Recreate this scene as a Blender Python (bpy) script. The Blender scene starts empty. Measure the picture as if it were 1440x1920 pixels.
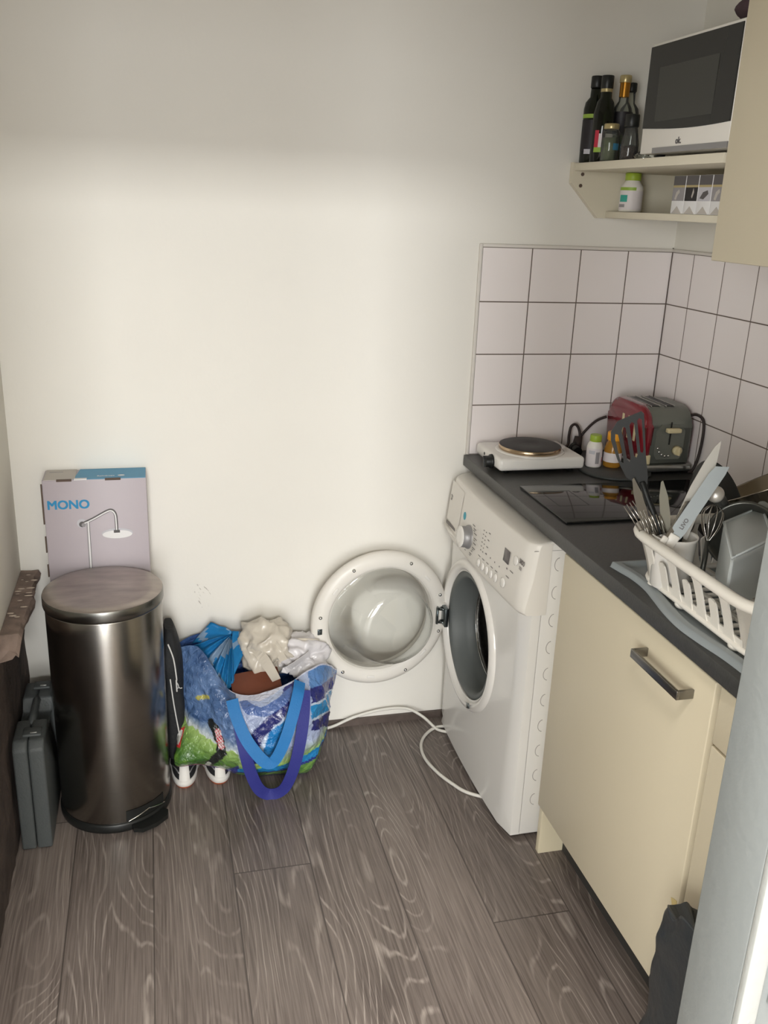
import bpy, bmesh, math, random
from mathutils import Vector, Matrix, noise
SC = bpy.context.scene
COL = SC.collection
PI = math.pi
V = Vector

# ------------------------------------------------------------------ camera
def make_camera():
    cam = bpy.data.cameras.new('camera'); o = bpy.data.objects.new('camera', cam); COL.objects.link(o)
    yaw, pit, rol, F = -0.2544, -0.3275, 0.0390, 1700.51
    cy, sy, cp, sp = math.cos(yaw), math.sin(yaw), math.cos(pit), math.sin(pit)
    f = V((-sy*cp, cy*cp, sp)); r = V((cy, sy, 0)); u = r.cross(f)
    c, s = math.cos(rol), math.sin(rol)
    r2 = c*r + s*u; u2 = -s*r + c*u
    M = Matrix.Identity(4)
    for i in range(3):
        M[i][0] = r2[i]; M[i][1] = u2[i]; M[i][2] = -f[i]
    M.translation = V((-1.5041, -2.5007, 1.6004))
    o.matrix_world = M
    cam.sensor_fit = 'VERTICAL'; cam.sensor_height = 36.0
    cam.lens = F*36.0/1920.0; cam.clip_start = 0.02; cam.clip_end = 50
    SC.camera = o
make_camera()

# ------------------------------------------------------------------ light and exposure
w = bpy.data.worlds.new('world'); SC.world = w; w.use_nodes = True
w.node_tree.nodes['Background'].inputs[0].default_value = (0.75, 0.85, 1.0, 1)
w.node_tree.nodes['Background'].inputs[1].default_value = 0.3
def area(name, loc, target, sx, sy, power, color):
    l = bpy.data.lights.new(name, 'AREA'); l.shape = 'RECTANGLE'; l.size = sx; l.size_y = sy
    l.energy = power; l.color = color
    o = bpy.data.objects.new(name, l); COL.objects.link(o); o.location = loc
    o.rotation_euler = (V(target)-V(loc)).to_track_quat('-Z', 'Y').to_euler()
    return o
area('daylight_high_window', (-1.62, -6.0, 2.70), (-1.4, 0, 1.6), 1.15, 0.34, 118, (0.98, 0.99, 0.97))
area('daylight_glass_door', (-1.60, -5.6, 1.05), (-1.3, 0, 0.85), 1.2, 2.0, 88, (0.97, 1.0, 1.03))
area('right_side_fill', (-3.5, -4.5, 1.50), (-.2, -.5, 1.1), 1.6, 1.7, 92, (0.97, 1.00, 1.01))  # added fill to brighten the tiles and cabinets on the right
area('floor_fill_light', (-1.30, -2.32, 2.78), (-1.3, -2.2, 0), 0.7, 0.5, 60, (1.0, 0.96, 0.92))  # added overhead fill, brightens the floor toward the doorway
SC.view_settings.view_transform = 'Standard'; SC.view_settings.look = 'None'
SC.view_settings.exposure = 0.08; SC.view_settings.gamma = 1.0
SC.view_settings.use_curve_mapping = False
try:
    SC.cycles.use_denoising = True; SC.cycles.denoiser = 'OPENIMAGEDENOISE'
    SC.cycles.max_bounces = 10; SC.cycles.transmission_bounces = 10; SC.cycles.transparent_max_bounces = 12
    SC.cycles.sample_clamp_indirect = 6
except Exception: pass

# ------------------------------------------------------------------ materials
def s2l(c): return tuple((x/12.92 if x <= .04045 else ((x+.055)/1.055)**2.4) for x in c)
def rgb(r, g, b): return s2l((r/255, g/255, b/255))+(1,)
def mat(name, col, rough=.5, metal=0, trans=0, ior=1.45, alpha=1, coat=0, bump=0, bscale=40, vary=0, vscale=6, spec=.5, aniso=0, stretch=None):
    m = bpy.data.materials.new(name); m.use_nodes = True
    nt = m.node_tree; b = nt.nodes['Principled BSDF']
    b.inputs['Base Color'].default_value = col; b.inputs['Roughness'].default_value = rough
    b.inputs['Metallic'].default_value = metal; b.inputs['Transmission Weight'].default_value = trans
    b.inputs['IOR'].default_value = ior; b.inputs['Alpha'].default_value = alpha
    b.inputs['Coat Weight'].default_value = coat; b.inputs['Specular IOR Level'].default_value = spec
    if bump or vary:
        tc = nt.nodes.new('ShaderNodeTexCoord'); mp = nt.nodes.new('ShaderNodeMapping')
        nt.links.new(tc.outputs['Object'], mp.inputs[0])
        if stretch: mp.inputs['Scale'].default_value = stretch
    if bump:
        n = nt.nodes.new('ShaderNodeTexNoise'); n.inputs['Scale'].default_value = bscale; n.inputs['Detail'].default_value = 4
        nt.links.new(mp.outputs[0], n.inputs['Vector'])
        bp = nt.nodes.new('ShaderNodeBump'); bp.inputs['Strength'].default_value = bump; bp.inputs['Distance'].default_value = .01
        nt.links.new(n.outputs['Fac'], bp.inputs['Height']); nt.links.new(bp.outputs[0], b.inputs['Normal'])
    if vary:
        n = nt.nodes.new('ShaderNodeTexNoise'); n.inputs['Scale'].default_value = vscale; n.inputs['Detail'].default_value = 5
        nt.links.new(mp.outputs[0], n.inputs['Vector'])
        cr = nt.nodes.new('ShaderNodeValToRGB'); e = cr.color_ramp.elements
        e[0].position = .35; e[1].position = .68
        e[0].color = tuple(x*(1-vary) for x in col[:3])+(1,); e[1].color = tuple(min(1, x*(1+vary*.5)) for x in col[:3])+(1,)
        nt.links.new(n.outputs['Fac'], cr.inputs[0]); nt.links.new(cr.outputs[0], b.inputs['Base Color'])
    return m

class NT:
    """tiny node graph helper"""
    def __init__(s, name):
        s.m = bpy.data.materials.new(name); s.m.use_nodes = True; s.t = s.m.node_tree; s.b = s.t.nodes['Principled BSDF']
    def set(s, sock, v):
        if isinstance(v, (int, float)): sock.default_value = v
        elif isinstance(v, tuple): sock.default_value = v
        else: s.t.links.new(v, sock)
    def math(s, op, a, b=0.0, c=0.0):
        n = s.t.nodes.new('ShaderNodeMath'); n.operation = op
        s.set(n.inputs[0], a); s.set(n.inputs[1], b); s.set(n.inputs[2], c); return n.outputs[0]
    def xyz(s):
        tc = s.t.nodes.new('ShaderNodeNewGeometry'); sp = s.t.nodes.new('ShaderNodeSeparateXYZ')
        s.t.links.new(tc.outputs['Position'], sp.inputs[0]); return sp.outputs
    def obj(s):
        tc = s.t.nodes.new('ShaderNodeTexCoord'); sp = s.t.nodes.new('ShaderNodeSeparateXYZ')
        s.t.links.new(tc.outputs['Object'], sp.inputs[0]); return sp.outputs
    def comb(s, x, y, z):
        n = s.t.nodes.new('ShaderNodeCombineXYZ'); s.set(n.inputs[0], x); s.set(n.inputs[1], y); s.set(n.inputs[2], z); return n.outputs[0]
    def noise(s, v, scale, detail=2, rough=.5, dist=0):
        n = s.t.nodes.new('ShaderNodeTexNoise'); s.set(n.inputs['Vector'], v)
        n.inputs['Scale'].default_value = scale; n.inputs['Detail'].default_value = detail
        n.inputs['Roughness'].default_value = rough; n.inputs['Distortion'].default_value = dist; return n.outputs['Fac']
    def mix(s, f, a, b):
        n = s.t.nodes.new('ShaderNodeMix'); n.data_type = 'RGBA'; s.set(n.inputs[0], f); s.set(n.inputs[6], a); s.set(n.inputs[7], b); return n.outputs[2]
    def ramp(s, f, stops):
        n = s.t.nodes.new('ShaderNodeValToRGB'); s.set(n.inputs[0], f); e = n.color_ramp.elements
        while len(e) < len(stops): e.new(.5)
        for k, (p, c) in enumerate(stops): e[k].position = p; e[k].color = c
        return n.outputs[0]
    def bump(s, h, st=.3, d=.002):
        n = s.t.nodes.new('ShaderNodeBump'); n.inputs['Strength'].default_value = st; n.inputs['Distance'].default_value = d
        s.set(n.inputs['Height'], h); s.t.links.new(n.outputs[0], s.b.inputs['Normal'])

def floor_material():
    n = NT('floor_oak_planks'); x, y, z = n.xyz()
    px = n.math('DIVIDE', n.math('ADD', x, 1.751+1.95), .1945)
    idx = n.math('FLOOR', px); fx = n.math('FRACT', px)
    off = n.math('FRACT', n.math('MULTIPLY', n.math('SUBTRACT', idx, 12.0), .37))
    # the joint seen at y=-.62 on the plank left of x=-1.17
    py = n.math('ADD', n.math('ADD', n.math('DIVIDE', n.math('ADD', y, .622), 2.6), off), 20.0)
    jd = n.math('FLOOR', py); fy = n.math('FRACT', py)
    sid = n.math('ADD', n.math('MULTIPLY', idx, 3.17), n.math('MULTIPLY', jd, 7.31))
    lx = n.math('SUBTRACT', fx, .5)
    # contour lines of a stretched noise give the cathedral figure
    v = n.comb(n.math('MULTIPLY', lx, 1.0), n.math('MULTIPLY', y, 1.05), sid)
    base = n.noise(v, 1.5, .6, .3, .15)
    wob = n.noise(n.comb(n.math('MULTIPLY', x, 60), n.math('MULTIPLY', y, 14), sid), 1.0, 3)
    fld = n.math('ADD', n.math('MULTIPLY', base, 15.0), n.math('MULTIPLY', wob, .30))
    side = n.math('MULTIPLY', n.math('ABSOLUTE', lx), 8.0)
    fld = n.math('ADD', fld, side)
    tri = n.math('ABSOLUTE', n.math('SUBTRACT', n.math('FRACT', fld), .5))
    line = n.ramp(tri, [(0.0, (1, 1, 1, 1)), (.05, (.75, .75, .75, 1)), (.13, (0, 0, 0, 1))])
    brk = n.noise(n.comb(n.math('MULTIPLY', x, 110), n.math('MULTIPLY', y, 5), sid), 1.0, 3)
    line = n.math('MULTIPLY', line, n.ramp(brk, [(.36, (.1, .1, .1, 1)), (.62, (1, 1, 1, 1))]))
    fib = n.noise(n.comb(n.math('MULTIPLY', x, 240), n.math('MULTIPLY', y, 5), sid), 1.0, 4, .65)
    blotch = n.noise(n.comb(n.math('MULTIPLY', x, 7), n.math('MULTIPLY', y, 1.7), sid), 1.0, 3)
    c1 = n.mix(n.ramp(blotch, [(.3, (0, 0, 0, 1)), (.7, (1, 1, 1, 1))]), rgb(92, 82, 77), rgb(124, 113, 107))
    c2 = n.mix(n.math('MULTIPLY', n.ramp(fib, [(.42, (0, 0, 0, 1)), (.66, (1, 1, 1, 1))]), .40), c1, rgb(162, 151, 142))
    c3 = n.mix(n.math('MULTIPLY', n.ramp(fib, [(.30, (1, 1, 1, 1)), (.44, (0, 0, 0, 1))]), .5), c2, rgb(78, 69, 64))
    c4 = n.mix(n.math('MULTIPLY', n.math('MULTIPLY', line, .68), n.ramp(n.noise(n.comb(n.math('MULTIPLY', x, 6), n.math('MULTIPLY', y, 1.6), n.math('ADD', sid, 31.0)), 1.0, 2), [(.36, (.25, .25, .25, 1)), (.56, (1, 1, 1, 1))])), c3, rgb(186, 175, 166))
    tint = n.math('ADD', n.math('MULTIPLY', off, .14), .93)
    mul = n.t.nodes.new('ShaderNodeVectorMath'); mul.operation = 'SCALE'; n.t.links.new(c4, mul.inputs[0]); n.t.links.new(tint, mul.inputs['Scale'])
    seam = n.math('MINIMUM', n.math('MINIMUM', fx, n.math('SUBTRACT', 1.0, fx)), n.math('MULTIPLY', n.math('MINIMUM', fy, n.math('SUBTRACT', 1.0, fy)), 13.0))
    sm = n.math('LESS_THAN', seam, .009)
    n.set(n.b.inputs['Base Color'], n.mix(n.math('MULTIPLY', sm, .75), mul.outputs[0], rgb(66, 59, 55)))
    n.b.inputs['Roughness'].default_value = .38; n.b.inputs['Specular IOR Level'].default_value = .5
    n.bump(n.math('SUBTRACT', n.math('MULTIPLY', fib, .5), sm), .25, .0012)
    return n.m

def tile_material(name, axis, off, col):
    n = NT(name); p = n.xyz(); a = p[axis]; z = p[2]
    ua = n.math('FRACT', n.math('ADD', n.math('DIVIDE', n.math('SUBTRACT', a, off), .15), 40.0))
    uz = n.math('FRACT', n.math('ADD', n.math('DIVIDE', n.math('SUBTRACT', z, .8965), .15), 40.0))
    d = n.math('MINIMUM', n.math('MINIMUM', ua, n.math('SUBTRACT', 1.0, ua)), n.math('MINIMUM', uz, n.math('SUBTRACT', 1.0, uz)))
    g = n.ramp(d, [(.009, (1, 1, 1, 1)), (.013, (0, 0, 0, 1))])
    n.set(n.b.inputs['Base Color'], n.mix(g, col, rgb(104, 90, 80)))
    n.set(n.b.inputs['Roughness'], n.math('ADD', n.math('MULTIPLY', g, .6), .22))
    wav = n.noise(n.comb(a, 0.0, z), 9.0, 1)
    n.bump(n.math('ADD', n.ramp(d, [(.008, (0, 0, 0, 1)), (.035, (1, 1, 1, 1))]), n.math('MULTIPLY', wav, .5)), .25, .0015)
    return n.m

def wall_material(name, col, scuff=False):
    n = NT(name); x, y, z = n.xyz()
    pv = n.comb(x, y, z)
    a = n.noise(pv, 2.3, 3); c = n.mix(n.ramp(a, [(.3, (0, 0, 0, 1)), (.7, (1, 1, 1, 1))]), tuple(k*.965 for k in col[:3])+(1,), col)
    if scuff:
        # small dark rub marks left of the open door and by the floor
        dx = n.math('DIVIDE', n.math('ADD', x, 1.392), .028); dz = n.math('DIVIDE', n.math('SUBTRACT', z, .492), .045)
        r = n.math('SQRT', n.math('ADD', n.math('MULTIPLY', dx, dx), n.math('MULTIPLY', dz, dz)))
        nn = n.noise(n.comb(n.math('ADD', x, n.math('MULTIPLY', z, .6)), 0.0, n.math('MULTIPLY', z, .35)), 130.0, 2)
        mk = n.math('MULTIPLY', n.math('LESS_THAN', r, 1.0), n.ramp(nn, [(.60, (0, 0, 0, 1)), (.66, (1, 1, 1, 1))]))
        c = n.mix(n.math('MULTIPLY', mk, .6), c, rgb(150, 140, 130))
    n.set(n.b.inputs['Base Color'], c); n.b.inputs['Roughness'].default_value = .75
    n.b.inputs['Specular IOR Level'].default_value = .25
    n.bump(n.noise(pv, 90.0, 3), .12, .002)
    return n.m

def steel_material(name, col, rough=.28, axis=2, streak=.18):
    """brushed steel: fine rings around the object"""
    n = NT(name); x, y, z = n.obj(); s = [4.0, 4.0, 4.0]; s[axis] = 700.0
    f = n.noise(n.comb(n.math('MULTIPLY', x, s[0]), n.math('MULTIPLY', y, s[1]), n.math('MULTIPLY', z, s[2])), 1.0, 2)
    n.set(n.b.inputs['Base Color'], n.mix(f, tuple(k*(1-streak) for k in col[:3])+(1,), col))
    n.b.inputs['Metallic'].default_value = 1; n.b.inputs['Roughness'].default_value = rough
    n.b.inputs['Anisotropic'].default_value = .6
    return n.m

M = {}
M['floor'] = floor_material()
M['wall'] = wall_material('wall_paint', rgb(240, 236, 228), True)
M['wall_side'] = wall_material('wall_paint_side', rgb(232, 228, 218))
M['tile_back'] = tile_material('tiles_back', 0, -.6, rgb(246, 238, 236))
M['tile_right'] = tile_material('tiles_right', 1, -.1223, rgb(242, 234, 232))
M['pvc'] = mat('pvc_trim', rgb(222, 216, 208), .5)
M['skirting'] = mat('skirting', rgb(96, 84, 78), .5, vary=.2, vscale=30)
M['rough_brown'] = mat('bare_brown_wall', rgb(84, 72, 66), .9, bump=.8, bscale=22, vary=.35, vscale=9)
M['stone'] = mat('broken_stone', rgb(142, 124, 114), .85, bump=.6, bscale=35, vary=.35, vscale=16)
M['stone_chip'] = mat('stone_chips', rgb(196, 180, 165), .8)
M['jamb'] = mat('jamb_shaded_paint', rgb(126, 130, 130), .4, bump=.06, bscale=60)  # greyer copy of the frame paint, shade of the reveal in its colour
M['jamb_lit'] = mat('jamb_lit_paint', rgb(160, 162, 160), .4, bump=.1, bscale=80)  # lighter copy of the frame paint for the edge catching light
M['cream'] = mat('cream_laminate', rgb(216, 205, 180), .42, bump=.03, bscale=120)
M['cream_edge'] = mat('cream_edge', rgb(238, 226, 196), .4)
M['shelfc'] = mat('cream_shelf', rgb(226, 218, 198), .5, bump=.03, bscale=120)
M['worktop'] = mat('worktop_slate', rgb(66, 66, 65), .38, bump=.08, bscale=220, vary=.12, vscale=120)
M['plinth'] = mat('shaded_plinth', rgb(60, 58, 55), .6)  # dark tone stands in for the shade under the cabinets
M['white_enamel'] = mat('white_enamel', rgb(236, 233, 228), .22, coat=.3)
M['white_plastic'] = mat('white_plastic', rgb(233, 228, 220), .35)
M['white_glossy'] = mat('white_glossy_plastic', rgb(238, 234, 228), .15, coat=.3)
M['rubber'] = mat('grey_rubber', rgb(100, 104, 103), .5)
M['rubber_dark'] = mat('dark_rubber', rgb(62, 64, 63), .5)
M['drum'] = mat('drum_steel', rgb(150, 148, 145), .38, .9, bump=.5, bscale=90)
M['dull_blade'] = mat('dull_blade', rgb(112, 108, 94), .5, .2)
M['satin'] = mat('satin_metal', rgb(214, 208, 200), .38, .55)
M['steel_dark'] = mat('dark_cutlery_steel', rgb(128, 126, 120), .3, 1)
M['chrome'] = mat('chrome', rgb(200, 200, 198), .12, 1)
M['steel'] = mat('cutlery_steel', rgb(190, 186, 180), .2, 1)
M['blade'] = mat('matte_blade', rgb(196, 192, 184), .42, .35)
M['blade_grey'] = mat('grey_coated_blade', rgb(150, 156, 158), .45, .2)
M['hinge'] = mat('hinge_steel', rgb(110, 118, 120), .3, 1)
M['knobgrey'] = mat('silver_grey_plastic', rgb(150, 148, 148), .4, .3)
M['print'] = mat('grey_print', rgb(120, 114, 112), .6)
M['printlt'] = mat('light_grey_print', rgb(172, 166, 162), .6)
M['lcd'] = mat('lcd_window', rgb(92, 86, 86), .2)
M['teal'] = mat('teal_sticker', rgb(60, 160, 180), .5)

M['binsteel'] = steel_material('brushed_steel_bin', rgb(152, 148, 142), .22)
M['binlid'] = mat('brushed_steel_lid', rgb(178, 168, 162), .38, .85, vary=.22, vscale=14, stretch=(.6, 1.6, 1))
M['binlidrim'] = steel_material('brushed_lid_rim', rgb(128, 127, 123), .26)
M['black'] = mat('black_plastic', rgb(28, 29, 28), .4)
M['black_soft'] = mat('black_fabric', rgb(30, 31, 33), .75, bump=.2, bscale=150)
M['piping'] = mat('white_piping', rgb(210, 208, 205), .5)
M['card'] = mat('carton_printed', rgb(184, 174, 180), .45, vary=.05, vscale=3)
M['card_grey'] = mat('carton_grey', rgb(190, 183, 176), .5)
M['card_blue'] = mat('carton_blue', rgb(75, 148, 186), .45)
M['card_brown'] = mat('carton_raw', rgb(96, 80, 70), .8)
M['ink_blue'] = mat('ink_blue', rgb(40, 140, 190), .5)
M['ink_dark'] = mat('ink_dark_grey', rgb(92, 88, 88), .5)
M['ink_mid'] = mat('ink_mid_grey', rgb(150, 146, 148), .5)
M['ink_light'] = mat('ink_light_grey', rgb(196, 194, 200), .5)
M['ink_white'] = mat('ink_white', rgb(232, 230, 230), .5)
M['case'] = mat('grey_case_plastic', rgb(84, 88, 88), .5, bump=.15, bscale=200)
M['case_lt'] = mat('worn_case_metal', rgb(190, 190, 185), .35, .6)
M['cable'] = mat('white_cable', rgb(228, 224, 215), .4)
M['black_glass'] = mat('black_ceramic_glass', rgb(20, 20, 20), .06, spec=.7)
M['iron'] = mat('cast_iron_plate', rgb(52, 51, 50), .5, .3, bump=.1, bscale=80)
M['brass'] = mat('plate_rim_metal', rgb(190, 168, 140), .25, 1)
M['red'] = mat('toaster_red', rgb(128, 28, 40), .18, coat=.5)
M['toast_metal'] = mat('toaster_grey', rgb(118, 120, 112), .35, .35)
M['toast_base'] = mat('toaster_base', rgb(160, 160, 155), .25, .9)
M['ivory'] = mat('ivory_plastic', rgb(214, 200, 160), .4)
M['cord'] = mat('dark_cord', rgb(52, 42, 40), .6)
M['green_cap'] = mat('lime_cap', rgb(160, 184, 60), .4)
M['orange_cap'] = mat('orange_cap', rgb(242, 168, 50), .35)
M['amber'] = mat('amber_liquid', rgb(206, 150, 60), .12, trans=.45, ior=1.35)
M['label_white'] = mat('paper_label', rgb(226, 218, 218), .5)
M['label_red'] = mat('label_red', rgb(190, 50, 70), .5)
M['label_green'] = mat('label_green', rgb(150, 180, 70), .5)
M['label_teal'] = mat('label_teal', rgb(60, 165, 150), .5)
M['label_blue'] = mat('label_blue', rgb(60, 120, 150), .5)
M['label_dark'] = mat('label_black', rgb(34, 30, 34), .5)
def film_glass(name, tint, rough=.04, ior=1.5, diff=0.0, dcol=(.9, .9, .9, 1)):
    m = bpy.data.materials.new(name); m.use_nodes = True; nt = m.node_tree; nt.nodes.clear()
    o = nt.nodes.new('ShaderNodeOutputMaterial'); t = nt.nodes.new('ShaderNodeBsdfTransparent'); g = nt.nodes.new('ShaderNodeBsdfGlossy')
    f = nt.nodes.new('ShaderNodeFresnel'); mx = nt.nodes.new('ShaderNodeMixShader'); d = nt.nodes.new('ShaderNodeBsdfDiffuse'); m2 = nt.nodes.new('ShaderNodeMixShader')
    t.inputs[0].default_value = tint; g.inputs['Roughness'].default_value = rough; f.inputs[0].default_value = ior; d.inputs[0].default_value = dcol
    m2.inputs[0].default_value = diff; nt.links.new(t.outputs[0], m2.inputs[1]); nt.links.new(d.outputs[0], m2.inputs[2])
    nt.links.new(f.outputs[0], mx.inputs[0]); nt.links.new(m2.outputs[0], mx.inputs[1]); nt.links.new(g.outputs[0], mx.inputs[2]); nt.links.new(mx.outputs[0], o.inputs[0]); return m
M['glass'] = film_glass('clear_glass', (.965, .97, .965, 1), .03, 1.55)
M['thin_glass'] = film_glass('thin_clear_glass', (.90, .92, .88, 1), .04, 1.5, .04)
M['olive_glass'] = film_glass('dark_olive_glass', (.16, .20, .10, 1), .05, 1.5, .25, rgb(34, 38, 28))
M['herb'] = mat('dried_herbs', rgb(104, 112, 84), .8, vary=.3, vscale=60)
M['pepper'] = mat('peppercorns', rgb(72, 56, 48), .8, bump=.8, bscale=160, vary=.4, vscale=100)
M['oil'] = mat('pale_oil', rgb(150, 155, 110), .1, trans=.6, ior=1.2)
M['gold'] = mat('gold_cap', rgb(188, 172, 126), .3, .5)
M['gold_foil'] = mat('gold_foil', rgb(186, 130, 50), .28, .8)
M['maroon'] = mat('maroon_cloth', rgb(72, 52, 58), .85, bump=.3, bscale=80)
M['mw_glass'] = mat('microwave_glass', rgb(40, 40, 38), .08, spec=.35)
M['mw_win'] = mat('microwave_window', rgb(62, 62, 58), .15, spec=.3)
M['tray'] = mat('grey_tray_plastic', rgb(146, 153, 156), .4)
M['rack'] = mat('ivory_white_plastic', rgb(238, 233, 224), .35)
M['tub'] = mat('frosted_plastic', rgb(232, 238, 238), .3, alpha=.42)
M['blackbag'] = mat('dark_bin_liner', rgb(50, 54, 57), .38, bump=.5, bscale=18)
M['tape'] = mat('masking_tape', rgb(206, 186, 130), .6)
M['plasticbag'] = mat('thin_cream_film', rgb(206, 197, 183), .28, coat=.3, bump=.15, bscale=30)
M['plasticbag2'] = mat('thin_white_film', rgb(222, 218, 220), .28, coat=.3, bump=.15, bscale=30)
M['bluebag'] = mat('blue_film', rgb(52, 156, 220), .3, bump=.15, bscale=40)
M['bluebag_lt'] = mat('pale_blue_film', rgb(168, 196, 222), .3)
M['brown'] = mat('brown_card', rgb(120, 66, 46), .5, vary=.2)
M['strap_lt'] = mat('light_blue_webbing', rgb(38, 118, 184), .6, bump=.2, bscale=300)
M['strap_dk'] = mat('navy_webbing', rgb(44, 48, 128), .6, bump=.2, bscale=300)
M['shoe_white'] = mat('shoe_white_leather', rgb(226, 222, 216), .5)
M['shoe_black'] = mat('shoe_black_mesh', rgb(34, 34, 36), .7)
M['gum'] = mat('gum_sole', rgb(172, 92, 62), .6)
M['spat'] = mat('black_nylon', rgb(20, 22, 22), .5)
M['pan_black'] = mat('pan_coating', rgb(18, 18, 17), .55)
M['fobgrey'] = mat('pan_handle_grey', rgb(84, 84, 80), .35, .5)
M['pan_steel'] = mat('pan_steel', rgb(150, 142, 130), .22, 1)

# ------------------------------------------------------------------ mesh helpers
class MB:
    def __init__(s): s.b = bmesh.new(); s.mi = 0
    def _f(s, vs, smooth=False):
        try: f = s.b.faces.new(vs)
        except ValueError: return None
        f.material_index = s.mi; f.smooth = smooth; return f
    def box(s, lo, hi, bev=0, seg=2, M4=None):
        lo, hi = V(lo), V(hi)
        vs = [s.b.verts.new((x, y, z)) for x in (lo.x, hi.x) for y in (lo.y, hi.y) for z in (lo.z, hi.z)]
        fs = [s._f([vs[i] for i in q]) for q in ((0,1,3,2),(4,6,7,5),(0,4,5,1),(2,3,7,6),(0,2,6,4),(1,5,7,3))]
        newv = vs
        if bev > 0:
            es = list({e for f in fs for e in f.edges})
            r = bmesh.ops.bevel(s.b, geom=es, offset=bev, segments=seg, profile=.5, affect='EDGES')
            newv = list({v for f in r['faces'] for v in f.verts} | {v for v in vs if v.is_valid})
            for f in {f for v in newv for f in v.link_faces}: f.material_index = s.mi; f.smooth = True
        if M4 is not None:
            for v in newv: v.co = M4 @ v.co
        return newv
    def lathe(s, prof, M4=None, seg=32, smooth=True, caps=True, a0=0, a1=2*PI):
        """prof: list of (r, h) about local z"""
        full = abs(a1-a0-2*PI) < 1e-6; n = seg if full else seg+1
        rings = []
        for r, h in prof:
            ring = []
            for k in range(n):
                a = a0+(a1-a0)*k/seg
                p = V((r*math.cos(a), r*math.sin(a), h))
                ring.append(s.b.verts.new(M4 @ p if M4 is not None else p))
            rings.append(ring)
        for i in range(len(rings)-1):
            for k in range(n if full else n-1):
                k2 = (k+1) % n
                s._f([rings[i][k], rings[i][k2], rings[i+1][k2], rings[i+1][k]], smooth)
        if caps and full:
            if prof[0][0] > 1e-6: s._f(list(reversed(rings[0])))
            if prof[-1][0] > 1e-6: s._f(rings[-1])
    def cyl(s, p0, p1, r0, r1=None, seg=24, smooth=True, caps=True):
        p0, p1 = V(p0), V(p1); r1 = r0 if r1 is None else r1
        d = p1-p0; q = d.to_track_quat('Z', 'Y').to_matrix().to_4x4(); q.translation = p0
        s.lathe([(r0, 0), (r1, d.length)], q, seg, smooth, caps)
    def tube(s, pts, r, seg=8, closed=False, smooth=True):
        pts = [V(p) for p in pts]; n = len(pts); rings = []
        up = None
        for i, p in enumerate(pts):
            a = pts[(i-1) % n] if (closed or i > 0) else p; b = pts[(i+1) % n] if (closed or i < n-1) else p
            t = (b-a).normalized()
            if up is None: up = V((0, 0, 1)) if abs(t.z) < .9 else V((1, 0, 0))
            x = t.cross(up).normalized(); y = x.cross(t).normalized(); up = y
            rr = r(i/(n-1)) if callable(r) else r
            rings.append([s.b.verts.new(p+rr*(math.cos(2*PI*k/seg)*x+math.sin(2*PI*k/seg)*y)) for k in range(seg)])
        for i in range(n if closed else n-1):
            A, B = rings[i], rings[(i+1) % n]
            for k in range(seg): s._f([A[k], A[(k+1) % seg], B[(k+1) % seg], B[k]], smooth)
        if not closed: s._f(list(reversed(rings[0]))); s._f(rings[-1])
    def prism(s, poly, d, M4=None, smooth=False):
        """poly: 2D points in local xy, extruded 0..d in local z"""
        f = lambda x, y, z: s.b.verts.new(M4 @ V((x, y, z)) if M4 is not None else V((x, y, z)))
        a = [f(x, y, 0) for x, y in poly]; b = [f(x, y, d) for x, y in poly]; n = len(poly)
        s._f(list(reversed(a))); s._f(b)
        for k in range(n): s._f([a[k], a[(k+1) % n], b[(k+1) % n], b[k]], smooth)
    def grid(s, fn, nu, nv, cu=False, smooth=True):
        g = [[s.b.verts.new(fn(i/nu, j/nv)) for i in range(nu if cu else nu+1)] for j in range(nv+1)]
        for j in range(nv):
            for i in range(nu):
                i2 = (i+1) % nu if cu else i+1
                s._f([g[j][i], g[j][i2], g[j+1][i2], g[j+1][i]], smooth)
        return g
    def sphere(s, c, r, seg=24, rings=14, sc=(1, 1, 1)):
        m = Matrix.Translation(V(c)) @ Matrix.Diagonal((*sc, 1))
        s.lathe([(max(1e-5, r*math.sin(PI*k/rings)), -r*math.cos(PI*k/rings)) for k in range(rings+1)], m, seg, caps=False)
    def ribbon(s, pts, w, t, wdir):
        """flat strip of width w along wdir (vector or list), thickness t"""
        pts = [V(p) for p in pts]; n = len(pts); R = []
        for i, p in enumerate(pts):
            a = pts[max(0, i-1)]; b = pts[min(n-1, i+1)]; tg = (b-a).normalized()
            wd = V(wdir[i]) if isinstance(wdir, list) else V(wdir)
            wd = (wd-wd.dot(tg)*tg).normalized(); nn = tg.cross(wd).normalized()
            ww = w(i/(n-1)) if callable(w) else w
            R.append([s.b.verts.new(p+sx*wd*ww/2+sz*nn*t/2) for sx, sz in ((-1,-1),(1,-1),(1,1),(-1,1))])
        for i in range(n-1):
            for k in range(4): s._f([R[i][k], R[i][(k+1) % 4], R[i+1][(k+1) % 4], R[i+1][k]], False)
        s._f(list(reversed(R[0]))); s._f(R[-1])

def spline(pts, n=8, closed=False):
    pts = [V(p) for p in pts]; out = []; N = len(pts)
    for i in range(N if closed else N-1):
        g = (lambda k: pts[k % N]) if closed else (lambda k: pts[min(max(k, 0), N-1)])
        p0, p1, p2, p3 = g(i-1), g(i), g(i+1), g(i+2)
        for k in range(n):
            t = k/n
            out.append(.5*((2*p1)+(p2-p0)*t+(2*p0-5*p1+4*p2-p3)*t*t+(3*p1-p0-3*p2+p3)*t**3))
    if not closed: out.append(pts[-1])
    return out

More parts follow.
